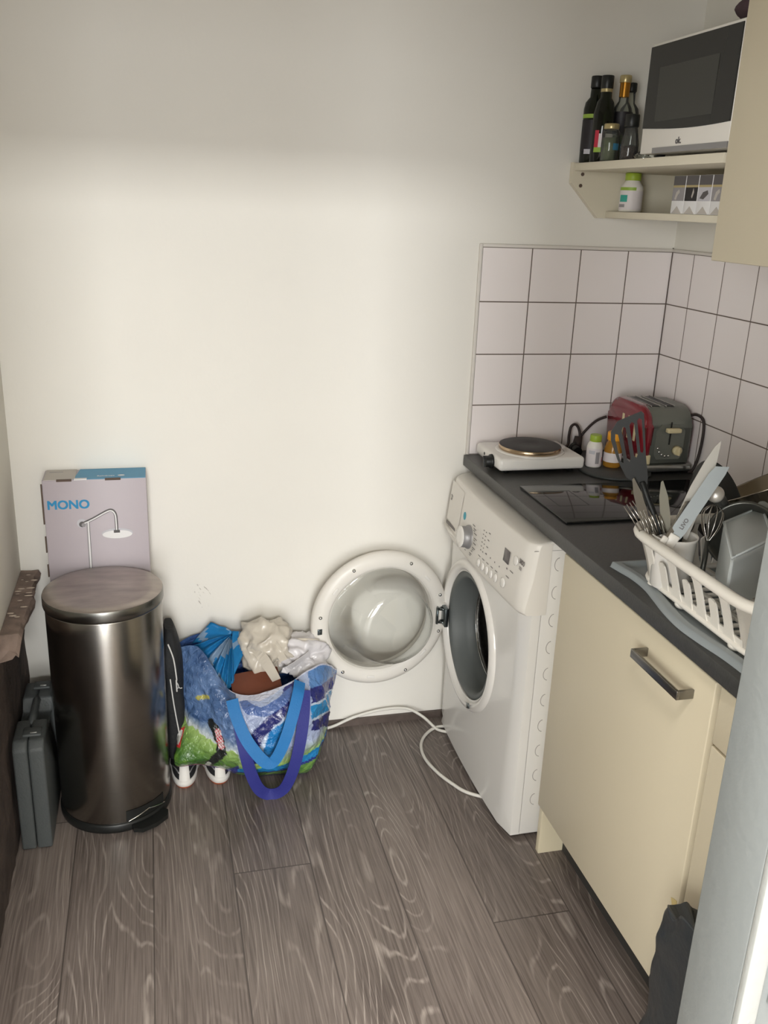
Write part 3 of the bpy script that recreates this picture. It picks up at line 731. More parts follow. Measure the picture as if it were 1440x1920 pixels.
# ------------------------------------------------------------------ carton with shower picture
def carton():
    x0, x1, yf, yb, z1 = -1.803, -1.540, -.100, -.004, .885
    t = thing('shower_carton', 'flat white carton lettered MONO with a shower picture, standing behind the steel bin', 'box', ((x0+x1)/2, -.05, 0))
    mb = MB(); mb.box((x0, yf, .001), (x1, yb, z1), .0015); mb.mi = 1
    mb.box((x0+.004, yf+.002, z1-.0005), (x0+.082, yb, z1+.0012)); mb.mi = 2
    P = frame((0, 0, z1-.0003), (1, 0, 0), (0, 1, 0))
    mb.prism([(x0+.078, yf+.001), (x1-.001, yf+.001), (x1-.001, yb), (x0+.090, yb)], .0014, P)
    part('box', mb, ['card', 'card_grey', 'card_blue'], t)
    mb = MB()
    for a, b in ((.036, .074), (.158, .198)):
        mb = MB(); mb.box((x0+a, yf-.0008, z1-.004), (x0+b, yf+.004, z1+.0016)); part('slot', mb, 'card_brown', t)
    for a, b in ((.01, .12), (.155, .20), (.235, .27), (.32, .6)):
        mb = MB(); mb.box((x0-.004, yf-.001, z1-a-(b-a)), (x0-.0005, yf+.004, z1-a)); part('torn_edge', mb, 'card_brown', t)
    mb = MB(); mb.box((x0+.080, yf-.001, z1-.001), (x0+.112, yf+.010, z1+.0018)); part('tuck_flap', mb, 'ink_white', t)
    F = lambda x, z, o=.0004: frame((x, yf-o, z), (1, 0, 0), (0, 0, 1))
    mb = MB(); [add_text(mb, 'MONO', .0335, F(-1.795+dx, .806+dz, .0004+.00012*(k3*2+k4)), 0, .00005, 1.0) for k3, dx in enumerate((-.0011, 0, .0011)) for k4, dz in enumerate((-.0008, .0008))]
    part('lettering', mb, 'ink_blue', t)
    mb = MB(); Ft = frame((-1.666, yf+.022, z1+.0014), (1, 0, 0), (0, 1, 0))
    add_text(mb, 'Raindrops', .011, Ft, .0002, .0001); mb.lathe([(.009, 0), (.009, .0004)], Ft @ Matrix.Translation((.062, .004, 0)) @ Matrix.Diagonal((1, .6, 1, 1)), 20)
    part('top_lettering', mb, 'ink_white', t)
    mb = MB(); mb.box((-1.79, yf+.07, z1+.001), (-1.755, yf+.075, z1+.0014)); part('top_print', mb, 'ink_mid', t)
    # the printed shower
    mb = MB(); o = .0006
    disc = lambda cx, cz, r, d, m=None, sz=1: mb.lathe([(r, 0), (r, .0003)], F(cx, cz, d) @ Matrix.Diagonal((1, sz, 1, 1)), 40)
    mb.mi = 2; disc(-1.711, .764, .0125, o); mb.mi = 0; disc(-1.710, .761, .008, .001); mb.mi = 1; disc(-1.7065, .759, .0055, .0014)
    def strip(pts, w, d, mi):
        mb.mi = mi; mb.ribbon([(x, yf-d, z) for x, z in spl2(pts)], w, .0003, (0, -1, 0) if False else [side(pts, k) for k in range(len(spl2(pts)))])
    def spl2(pts): return [(p.x, p.z) for p in spline([(x, 0, z) for x, z in pts], 8)]
    def side(pts, k):
        s_ = spl2(pts); a = s_[max(0, k-1)]; b = s_[min(len(s_)-1, k+1)]; return (-(b[1]-a[1]), 0, b[0]-a[0])
    arm = [(-1.706, .764), (-1.68, .776), (-1.645, .795), (-1.632, .797), (-1.624, .786), (-1.6225, .765), (-1.6225, .741)]
    strip(arm, .0085, .0010, 0); strip([(x-.0006, z-.0015) for x, z in arm], .0035, .0014, 3)
    rail = [(-1.695, .768), (-1.6955, .70), (-1.6965, .55)]
    strip(rail, .0085, .0011, 1); strip([(x+.0006, z) for x, z in rail], .004, .0015, 3); strip([(x+.0032, z) for x, z in rail], .001, .0017, 0)
    mb.mi = 2; disc(-1.6215, .7315, .0405, .0008, sz=.36); mb.mi = 3; disc(-1.6215, .7285, .0385, .0012, sz=.30); mb.mi = 0
    mb.box((-1.6305, yf-.0016, .733), (-1.6145, yf-.001, .741))
    part('printed_picture', mb, ['ink_dark', 'ink_mid', 'ink_light', 'ink_white'], t)
carton()

# ------------------------------------------------------------------ grey tool case
def tool_case():
    x0, x1, y0, y1 = -1.885, -1.811, -.437, -.105; zt = .315
    t = thing('tool_case', 'grey hard plastic tool case on edge between the steel bin and left wall', 'case', ((x0+x1)/2, -.27, 0))
    xm = (x0+x1)/2-.001
    pr = [(y0, .004), (y1, .004), (y1, .25), (y1-.02, zt), (y1-.105, zt), (y1-.115, zt-.040), (y0+.125, zt-.040), (y0+.115, zt), (y0+.018, zt), (y0, zt-.02)]
    P = lambda x: frame((x, 0, 0), (0, 1, 0), (0, 0, 1))
    for a, b in ((x0, xm-.0008), (xm+.0008, x1)):
        mb = MB(); mb.prism(pr, b-a, P(a))
        es = [e for e in mb.b.edges if e.calc_length() > .012 and not (abs((e.verts[0].co-e.verts[1].co).x) > .01 and False)]
        bmesh.ops.bevel(mb.b, geom=es, offset=.006, segments=3, profile=.5, affect='EDGES')
        for f in mb.b.faces: f.smooth = True
        part('case_half', mb, 'case', t)
    mb = MB(); mb.tube([(xm, y0+.10, zt-.012), (xm, y0+.13, zt-.004), (xm, y1-.12, zt-.004), (xm, y1-.09, zt-.012)], .010, 10); part('handle', mb, 'case', t)
    for y in (y0+.050, y1-.045):
        mb = MB(); mb.box((xm-.014, y-.018, zt-.002), (xm+.030, y+.018, zt+.006), .003); lt = part('latch', mb, 'case', t)
        mb = MB(); mb.box((xm+.004, y-.012, zt+.0055), (xm+.020, y-.007, zt+.0072), .0006); part('worn_edge', mb, 'case_lt', lt)
tool_case()

# ------------------------------------------------------------------ black sports bag
def black_bag():
    c = V((-1.498, -.125, 0))
    t = thing('sports_bag', 'black fabric bag with white piping squeezed between steel bin and shopping bag', 'bag', c)
    mb = MB()
    def f(u, v):
        a = 2*PI*u; z = .078+.385*v; w = 1-.55*max(0, (v-.72)/.28)**2; ph = .85+.15*math.sin(PI*min(1, v*1.3))
        x = .034*math.copysign(abs(math.cos(a))**.6, math.cos(a))*ph*w; y = .088*math.copysign(abs(math.sin(a))**.6, math.sin(a))*w
        p = V((x+.010*(1-v), y, z)); n_ = noise.noise(V((p.x*30, p.y*14, p.z*12)))*.006
        return c+p+V((n_, n_*.5, 0))
    g = mb.grid(f, 48, 40, True); mb._f(list(reversed(g[0]))); mb._f(g[-1]); part('body', mb, 'black_soft', t)
    mb = MB(); mb.tube(spline([(-1.502, -.216, .445), (-1.489, -.217, .40), (-1.483, -.219, .34), (-1.484, -.222, .335), (-1.4835, -.220, .30)], 6), .0022, 6)
    mb.tube(spline([(-1.500, -.220, .34), (-1.493, -.221, .26), (-1.482, -.221, .17), (-1.4745, -.219, .12)], 6), .0020, 6); part('piping', mb, 'piping', t)
    mb = MB(); m = frame((-1.478, -.2195, .315), (1, 0, 0), (0, 0, 1))
    mb.ribbon([m @ V(p) for p in ((-.004, .012, 0), (-.001, .004, 0), (0, -.003, 0), (-.006, -.007, 0))], .0022, .0008, (1, 0, .5)); mb.ribbon([m @ V(p) for p in ((0, -.002, 0), (.004, -.006, 0), (.009, -.005, 0))], .0022, .0008, (0, 0, 1))
    part('emblem', mb, 'piping', t, label='small white leaping animal emblem')
black_bag()

# ------------------------------------------------------------------ shoes
def shoe(cx, rz, label):
    t = thing('sneaker', label, 'shoe', (cx, -.155, 0), 'pair of sneakers under the shopping bag', rz)
    # local: heel at -y (towards the room)
    def outline(a, k=1.0):
        s_ = math.sin(a); cc = math.cos(a); L = .098 if s_ < 0 else .115
        wdt = .038 if s_ < 0 else .0425
        return V((wdt*k*math.copysign(abs(cc)**.85, cc), L*k*math.copysign(abs(s_)**.9, s_)))
    mb = MB()
    def so(u, v):
        a = 2*PI*u; p = outline(a, [.90, 1.0, 1.02, .97][min(3, int(round(v*3)))]); return V((p.x, p.y, [0.004, .010, .022, .028][min(3, int(round(v*3)))]))
    g = mb.grid(so, 48, 3, True); mb._f(list(reversed(g[0]))); mb._f(g[-1]); part('midsole', mb, 'shoe_white', t, True)
    mb = MB(); g = mb.grid(lambda u, v: V((*(outline(2*PI*u, .92+.02*v)), 0.0+.0075*v)), 48, 1, True); mb._f(list(reversed(g[0]))); mb._f(g[-1]); part('outsole', mb, 'gum', t, True, 'orange-brown gum outsole')
    mb = MB()
    def up(u, v):
        a = 2*PI*u; k = .95-.16*v-.15*v*v; p = outline(a, k); back = max(0, -math.sin(a))
        z = .026+(.036+.022*back-.012*max(0, math.sin(a)))*v
        return V((p.x, p.y+.008*v*v, z))
    g = mb.grid(up, 48, 8, True); mb._f(g[-1]); part('upper', mb, 'shoe_black', t, True)
    mb = MB()  # white heel band running up the back
    def hb(u, v):
        a = -PI/2+(u-.5)*.72; k = .95-.16*v-.15*v*v; p = outline(a, k*1.03); back = max(0, -math.sin(a))
        return V((p.x, p.y-.001+.008*v*v, .024+(.036+.022*back+.002)*v))
    mb.grid(hb, 8, 8); part('heel_band', mb, 'shoe_white', t, True)
    for z0, a0 in ((.35, .9), (.8, 1.0)):
        mb = MB()
        for sgn in (-1, 1):
            pts = []
            for i in range(9):
                a = -PI/2+sgn*(.36+a0*i/8); v = z0+.12*math.sin(i/8*PI); k = (.95-.16*v-.15*v*v)*1.03; p = outline(a, k); back = max(0, -math.sin(a))
                pts.append(V((p.x, p.y+.008*v*v, .026+(.036+.022*back)*v)))
            mb.tube(pts, .0022, 6)
        part('side_stripe', mb, 'knobgrey', t, True)
shoe(-1.470, -.03, 'left white and black sneaker, heel out, next to the steel bin')
shoe(-1.376, .04, 'right white and black sneaker, heel out, under the bag\'s green corner')

# ------------------------------------------------------------------ shopping bag
BAGROWS = [
 [(-1.487,-.10,.372),(-1.415,-.16,.398),(-1.33,-.24,.293),(-1.21,-.26,.306),(-1.079,-.20,.337),(-1.005,-.10,.262),(-1.03,-.035,.30),(-1.20,-.030,.36),(-1.40,-.030,.38)],
 [(-1.478,-.14,.30),(-1.406,-.22,.320),(-1.324,-.29,.268),(-1.209,-.31,.276),(-1.092,-.26,.277),(-1.022,-.12,.217),(-1.03,-.035,.24),(-1.20,-.028,.27),(-1.42,-.030,.28)],
 [(-1.480,-.18,.190),(-1.403,-.26,.217),(-1.313,-.31,.195),(-1.205,-.33,.195),(-1.091,-.28,.202),(-1.038,-.13,.130),(-1.05,-.04,.15),(-1.20,-.03,.17),(-1.42,-.035,.18)],
 [(-1.497,-.24,.110),(-1.414,-.28,.119),(-1.299,-.31,.093),(-1.202,-.31,.080),(-1.110,-.27,.050),(-1.055,-.14,.045),(-1.07,-.05,.07),(-1.20,-.04,.08),(-1.42,-.04,.09)],
 [(-1.497,-.235,.078),(-1.414,-.245,.070),(-1.291,-.225,.004),(-1.191,-.235,.003),(-1.116,-.235,.003),(-1.078,-.13,.003),(-1.09,-.06,.003),(-1.20,-.05,.003),(-1.40,-.05,.07)]]
def cr(p0, p1, p2, p3, t): return .5*((2*p1)+(p2-p0)*t+(2*p0-5*p1+4*p2-p3)*t*t+(3*p1-p0-3*p2+p3)*t**3)
def bagpt(s_, r):
    """s in 0..9 around (0..5 = front), r in 0..4 from lip down"""
    n = 9; i = int(s_) % n; f = s_-int(s_)
    def rowp(k): 
        P = [V(BAGROWS[k][(i+d) % n]) for d in (-1, 0, 1, 2)]; return cr(*P, f)
    j = min(int(r), 3); g = r-j
    R = [rowp(min(4, max(0, j+d))) for d in (-1, 0, 1, 2)]
    return cr(*R, g)
def inpoly(x, y, poly):
    c = False; n = len(poly)
    for i in range(n):
        x1, y1 = poly[i]; x2, y2 = poly[i-1]
        if (y1 > y) != (y2 > y) and x < (x2-x1)*(y-y1)/(y2-y1)+x1: c = not c
    return c
def near(x, y, pts):
    d = 1e9
    for (x1, y1), (x2, y2) in zip(pts, pts[1:]):
        L = (x2-x1)**2+(y2-y1)**2; t = max(0, min(1, ((x-x1)*(x2-x1)+(y-y1)*(y2-y1))/L)); d = min(d, math.hypot(x-x1-t*(x2-x1), y-y1-t*(y2-y1)))
    return d
def bagcol(p, s_, r):
    """print of the bag: x across and z up in metres"""
    X, Z = (p.x+1.5)*100, p.z*100       # 0..50, 0..42 (cm)
    n1 = noise.noise(V((X*.16, Z*.16, 2))); n2 = noise.noise(V((X*.7, Z*.7, 5)))
    sky = [84, 112, 156]; sky = [c+34*n1+22*n2 for c in sky]
    pale = [172+14*n1, 184+14*n1, 214+8*n1]
    green = [92+30*n1+26*n2, 132+28*n1+24*n2, 66+20*n1]
    lime = [158, 186, 108]
    if s_ > 5.0: return [70, 100, 160] if r < 2.6 else [50, 60, 150]
    right = X > 17.5
    if not right:
        hz = 21.5-.42*X+1.2*n2
        if Z > hz+3.5: c = sky
        elif Z > hz: k = (Z-hz)/3.5; c = [200*(1-k)+sky[0]*k, 206*(1-k)+sky[1]*k, 205*(1-k)+sky[2]*k]
        else: k = min(1, (hz-Z)/7); c = [lime[i]*(1-k)+green[i]*k-18*k for i in range(3)]
        # dark running figure
        if near(X, Z, [(10.2, 21.5), (12.6, 17.5), (13.2, 14.2), (9.6, 9.2)]) < 1.25+.5*n2: c = [30, 34, 34]
        if near(X, Z, [(9.6, 9.5), (9.0, 6.8)]) < .7: c = [196, 200, 190]
        if near(X, Z, [(12.2, 19.5), (13.0, 16.0)]) < .95: c = [200, 60, 74] if (int(X*2.2)+int(Z*2.2)) % 2 else [226, 220, 220]
        if near(X, Z, [(7.6, 27.6), (10.0, 28.6)]) < .5 : c = [176, 170, 90]
        if inpoly(X, Z, [(.6, 16.5), (3.2, 18.5), (2.2, 14.0), (.2, 13.0)]): c = [200, 60, 60]
        if inpoly(X, Z, [(.9, 16.2), (2.8, 17.7), (1.9, 14.5), (.6, 13.6)]): c = [214, 214, 206]
        if r > 3.92: c = [52, 52, 140]
        elif r > 3.84: c = [206, 70, 70]
        if X > 14.5 and Z < 6.0+(X-14.5)*1.2: c = [48, 58, 140]
    else:
        c = pale
        if Z < 15: k = min(1, (15-Z)/5); c = [pale[i]*(1-k)+lime[i]*k for i in range(3)]
        if Z < 8.5-.0*X: c = [44, 50, 130]
        if 5.0 < Z-.12*(X-17) < 7.6: c = [34, 132, 196]
        if 7.6 <= Z-.12*(X-17) < 8.2: c = [150, 200, 110]
        if Z-.12*(X-17) <= 4.2: c = green
        if Z < 1.3: c = [46, 50, 140]
        d = near(X, Z, [(33.5, 31.5), (30.5, 27.5), (26.0, 23.5), (22.8, 20), (21.2, 16.5), (22.4, 12.5)])
        dd = near(X, Z, [(34.5, 30.5), (32, 26), (28.0, 22.5), (25.5, 19.5), (24, 16), (23.5, 12.5)])
        if d < 1.7: c = [38, 44, 112]
        if dd < .55: c = [190, 204, 224]
        if inpoly(X, Z, [(26, 21), (30.5, 24.5), (31.5, 18), (28, 11), (24.5, 12), (24.3, 16)]): c = [34, 128, 196]
        if inpoly(X, Z, [(17.5, 28.8), (24, 27.6), (33, 31.0), (33, 29), (25, 25.2), (20, 26.0)]): c = [84, 110, 168]
        if inpoly(X, Z, [(16.5, 32), (24, 31.8), (34, 35), (33, 31.4), (24, 28.6), (17.5, 28.0)]): c = [204, 206, 222]
        # right gusset: blue arcs
        if X > 38.2:
            q = math.hypot(X-36, Z-10)
            c = [92, 134, 190] if q > 20 else ([40, 46, 118] if q > 16.6 else ([190, 206, 224] if q > 16.0 else ([30, 132, 190] if q > 12.4 else ([190, 206, 224] if q > 11.8 else ([38, 42, 108] if q > 8.6 else c)))))
    if r < .09 and X > 16: c = [206, 208, 224]
    return c
def shopping_bag():
    t = thing('shopping_bag', 'big blue and green printed shopping bag stuffed with plastic bags, against the back wall', 'bag', (-1.25, -.17, 0))
    mb = MB(); NU, NV = 360, 150
    fc = mb.b.verts.layers.float_color.new('print')
    def f(u, v):
        s_ = (u*9) % 9; r = v*4
        p = bagpt(s_, r)
        amp = .010 if s_ < 5.3 else .003
        k = math.sin(PI*min(1, max(0.02, v)))
        q = V((p.x*9, p.y*9, p.z*9))
        rid = 1-2*abs(noise.noise(q*1.3+V((3, 1, 7)))); rid2 = 1-2*abs(noise.noise(q*2.9+V((1, 8, 2))))
        rid3 = 1-2*abs(noise.noise(q*5.3+V((4, 2, 9))))
        d = amp*(.9*rid+.5*rid2+.16*rid3-.9)*(.35+.65*k)
        c = V((-1.25, -.15, p.z)); dirv = (p-c); dirv.z = 0; dirv.normalize()
        w_ = p+dirv*d
        if w_.z < .002: w_.z = .002
        if w_.y > -.006: w_.y = -.006
        return w_
    g = mb.grid(f, NU, NV, True)
    lay = mb.b.loops.layers.color.new('print') if False else None
    for j, row in enumerate(g):
        for i, v in enumerate(row):
            s_ = i/NU*9; r = j/NV*4; c = bagcol(bagpt(s_ % 9, r), s_, r); c = [max(0, min(255, k)) for k in c]
            v[fc] = (*s2l([k/255 for k in c]), 1)
    mb._f(g[-1])
    n = NT('woven_print_film'); a = n.t.nodes.new('ShaderNodeAttribute'); a.attribute_name = 'print'
    n.t.links.new(a.outputs['Color'], n.b.inputs['Base Color']); n.b.inputs['Roughness'].default_value = .25; n.b.inputs['Coat Weight'].default_value = .4
    n.b.inputs['Coat Roughness'].default_value = .15
    x, y, z = n.obj(); n.bump(n.math('ADD', n.noise(n.comb(x, y, z), 55.0, 3, .6, .6), n.noise(n.comb(x, y, z), 22.0, 2, .5, 1.5)), .7, .010)
    part('bag_body', mb, n.m, t)
    def strap(pts, mt, lb):
        P = spline(pts, 14); mb = MB(); N = len(P)
        wd = []
        for i in range(N):
            a = P[max(0, i-1)]; b = P[min(N-1, i+1)]; tg = (b-a).normalized(); wd.append(tuple(tg.cross(V((.05, -1, .25)))))
        mb.ribbon(P, .033, .0022, wd); part('handle', mb, mt, t, label=lb)
    strap([(-1.338,-.285,.297),(-1.330,-.312,.262),(-1.306,-.345,.205),(-1.268,-.362,.150),(-1.243,-.364,.134),(-1.222,-.366,.158),(-1.198,-.362,.215),(-1.178,-.345,.270),(-1.160,-.315,.315),(-1.150,-.280,.332)], 'strap_lt', 'light blue webbing handle')
    strap([(-1.322,-.325,.235),(-1.310,-.350,.165),(-1.295,-.352,.100),(-1.272,-.345,.040),(-1.240,-.338,.014),(-1.205,-.350,.035),(-1.182,-.362,.095),(-1.163,-.362,.175),(-1.148,-.340,.255),(-1.140,-.300,.315)], 'strap_dk', 'navy blue webbing handle')
shopping_bag()

def crumple(c, rad, seed, amp, sub=5, sharp=1.0, f0=1.1, fall=.42, smooth=True):
    bm = bmesh.new(); bmesh.ops.create_icosphere(bm, subdivisions=sub, radius=1)
    so = V((seed*3.1, seed*7.7, seed*1.3))
    for v in bm.verts:
        p = v.co.copy()
        w_ = p+noise.noise_vector(p*1.3+so)*.35
        d = 0; fq = f0; a = 1
        for _ in range(4):
            d += a*(1-2*abs(noise.noise(w_*fq+so))); fq *= 1.95; a *= fall
        q = p*(1+amp*(d*.6-.5))+noise.noise_vector(p*1.7+so)*amp*.4
        v.co = V(c)+V((q.x*rad[0], q.y*rad[1], q.z*rad[2]))
    for f in bm.faces: f.smooth = smooth
    mb = MB(); mb.b.free(); mb.b = bm; return mb
def clampwall(mb, ymax=-.004):
    for v in mb.b.verts:
        if v.co.y > ymax: v.co.y = ymax-.0005*random.random()
def bag_contents():
    mb = crumple((-1.215, -.100, .352), (.080, .074, .076), 4, .62); clampwall(mb)
    o = single('plastic_bag', mb, 'plasticbag', 'crumpled cream-white plastic bag bulging from the top of the shopping bag', 'plastic bag')
    def flap(a, b, w, bend, m_, nm='loose_fold'):
        a, b = V(a), V(b); mb = MB(); pts = [a.lerp(b, i/12)+V((0, -bend*math.sin(PI*i/12), bend*.6*math.sin(PI*i/12))) for i in range(13)]
        mb.ribbon(pts, lambda u: w*(1-.45*abs(u-.45)), .0012, [(.8*math.cos(i*.12), -.1, .6+.05*i) for i in range(13)]); return mb
    part('loose_fold', flap((-1.262, -.150, .385), (-1.205, -.205, .300), .034, .018, 0), 'plasticbag', o)
    part('loose_fold', flap((-1.235, -.120, .420), (-1.180, -.175, .345), .030, .014, 0), 'plasticbag', o)
    mb = crumple((-1.118, -.105, .318), (.076, .074, .062), 17, .60); clampwall(mb)
    o = single('plastic_bag', mb, 'plasticbag2', 'crumpled whitish plastic bag nearest the round washing machine door', 'plastic bag')
    part('loose_fold', flap((-1.185, -.190, .315), (-1.105, -.165, .355), .026, .012, 0), 'plasticbag2', o)
    part('loose_fold', flap((-1.150, -.130, .375), (-1.070, -.120, .365), .030, .012, 0), 'plasticbag', o)
    # blue bag: pleats fanning out from a gathered point
    ap = V((-1.320, -.088, .398))
    rim = spline([(-1.430, -.070, .362), (-1.412, -.115, .352), (-1.388, -.150, .335), (-1.366, -.185, .310), (-1.347, -.205, .284), (-1.322, -.180, .290)], 16)
    mb = MB(); N = len(rim)-1
    def f(u, v):
        i = min(N, int(round(u*N))); r_ = rim[i]
        c = ap.lerp(r_, .04+.96*v); k = math.sin(u*PI*13)
        return c+V((-.35, -.9, .5)).normalized()*(.0085*k*math.sin(PI*min(1, .12+v*.75)))+V((0, -.012*math.sin(PI*v), .010*math.sin(PI*v)))
    mb.grid(f, N, 12, smooth=False)
    mb.mi = 0
    def quad(P, nu=8, nv=8, am=.004):
        P = [V(p) for p in P]
        def g(u, v):
            p = P[0].lerp(P[1], u).lerp(P[3].lerp(P[2], u), v); return p+V((0, -am*math.sin(u*9+v*3)*math.sin(PI*v), am*.5*math.sin(v*11)))
        mb.grid(g, nu, nv, smooth=True)
    quad([(-1.436, -.060, .362), (-1.378, -.045, .420), (-1.318, -.080, .404), (-1.330, -.100, .392)])
    quad([(-1.318, -.080, .404), (-1.280, -.075, .396), (-1.292, -.130, .352), (-1.332, -.190, .300)])
    bmesh.ops.solidify(mb.b, geom=mb.b.faces[:], thickness=.0015)
    for fc in mb.b.faces:
        c = fc.calc_center_median(); r_ = (c-ap).length
        if noise.noise(V((c.x*22, c.y*22, c.z*9+3))) > .30 and r_ > .02: fc.material_index = 1
    single('blue_plastic_bag', mb, ['bluebag', 'bluebag_lt'], 'bright blue pleated plastic bag poking up at the shopping bag\'s left side', 'plastic bag')
    mb = MB(); mb.box((-.070, -.050, -.004), (.070, .045, .004), .002, M4=frame((-1.262, -.195, .288), (1, .05, .10), (-.1, .8, .42)))
    single('brown_box', mb, 'brown', 'reddish brown cardboard item lying just inside the shopping bag opening', 'box')
bag_contents()

# ------------------------------------------------------------------ microwave and shelf goods
def microwave():
    x0, y0, y1, z0, z1 = -.345, -.372, -.795, 1.727, 1.972
    t = thing('microwave', 'white microwave with dark glass door on the upper shelf', 'microwave', (-.18, -.58, z0))
    mb = MB(); mb.box((-.335, -.728, z0+.008), (-.03, y0, z1), .003); part('body', mb, 'white_plastic', t)
    P = lambda x: frame((x, 0, 0), (0, -1, 0), (0, 0, 1))
    # lower fascia
    mb = MB(); mb.box((x0-.005, -.731, z0+.008), (-.334, y0+.001, z1+.001), .003); fa = part('door', mb, 'white_plastic', t)
    poly = [(.374, z1-.006), (.730, z1-.006), (.730, 1.783)]+[(.730-.356*k/10, 1.783-.0*k+.0) for k in range(1, 1)]
    arc = [(.730-.356*k/12, 1.792-.010*math.sin(PI*(.25+.75*k/12))) for k in range(13)]
    mb = MB(); mb.prism([(.374, z1-.006), (.730, z1-.006)]+arc, .002, P(x0-.0052)); gp = part('door_glass', mb, 'mw_glass', fa)
    mb = MB(); mb.prism([(.425, 1.918), (.662, 1.918), (.660, 1.803), (.427, 1.803)], .0006, P(x0-.0073)); part('window', mb, 'mw_win', fa)
    mb = MB(); add_text(mb, 'ok.', .019, frame((x0-.0056, -.528, 1.752), (0, -1, 0), (0, 0, 1)), .0006); part('lettering', mb, 'ink_dark', fa)
    mb = MB(); mb.box((x0-.0065, -.731, z0+.008), (x0-.004, -.43, z0+.020)); part('door_release_bar', mb, 'knobgrey', fa)
    for y in (-.40, -.70):
        for x in (-.31, -.06):
            mb = MB(); mb.cyl((x, y, z0-.001), (x, y, z0+.009), .011, seg=14); part('foot', mb, 'black', t)
    mb = crumple((-.275, -.735, 2.001), (.070, .120, .030), 12, .08, 4)
    for v in mb.b.verts: v.co.z = max(v.co.z, 1.973)
    single('oven_glove', mb, 'maroon', 'dark maroon folded cloth lying on top of the microwave', 'cloth')
microwave()

def bottle(name, x, y, z, prof, mglass, label, cat='bottle', cap=None, capm='black', rings=(), fill=None, fillm=None, group='bottles on the upper shelf'):
    """prof (r,h); rings = list of (material, r, h0, h1, a0, a1, part name); cap (r, h0, h1)"""
    t = thing(name, label, cat, (x, y, z), group)
    mb = MB(); mb.lathe(prof, None, 32); part('glass_body' if 'glass' in mglass else 'body', mb, mglass, t, True)
    if cap:
        r, h0, h1 = cap; mb = MB(); mb.lathe([(r*.97, h0), (r, h0+.001), (r, h1-.002), (r*.93, h1)], None, 28); part('cap', mb, capm, t, True)
    for m_, r, h0, h1, a0, a1, nm in rings:
        mb = MB(); mb.lathe([(r, h0), (r, h1)], None, 24, caps=False, a0=a0, a1=a1); part(nm, mb, m_, t, True)
    if fill:
        mb = MB(); mb.lathe(fill, None, 24); part('contents', mb, fillm, t, True)
    return t
ZS = 1.7265
TAU = 2*PI-1e-4
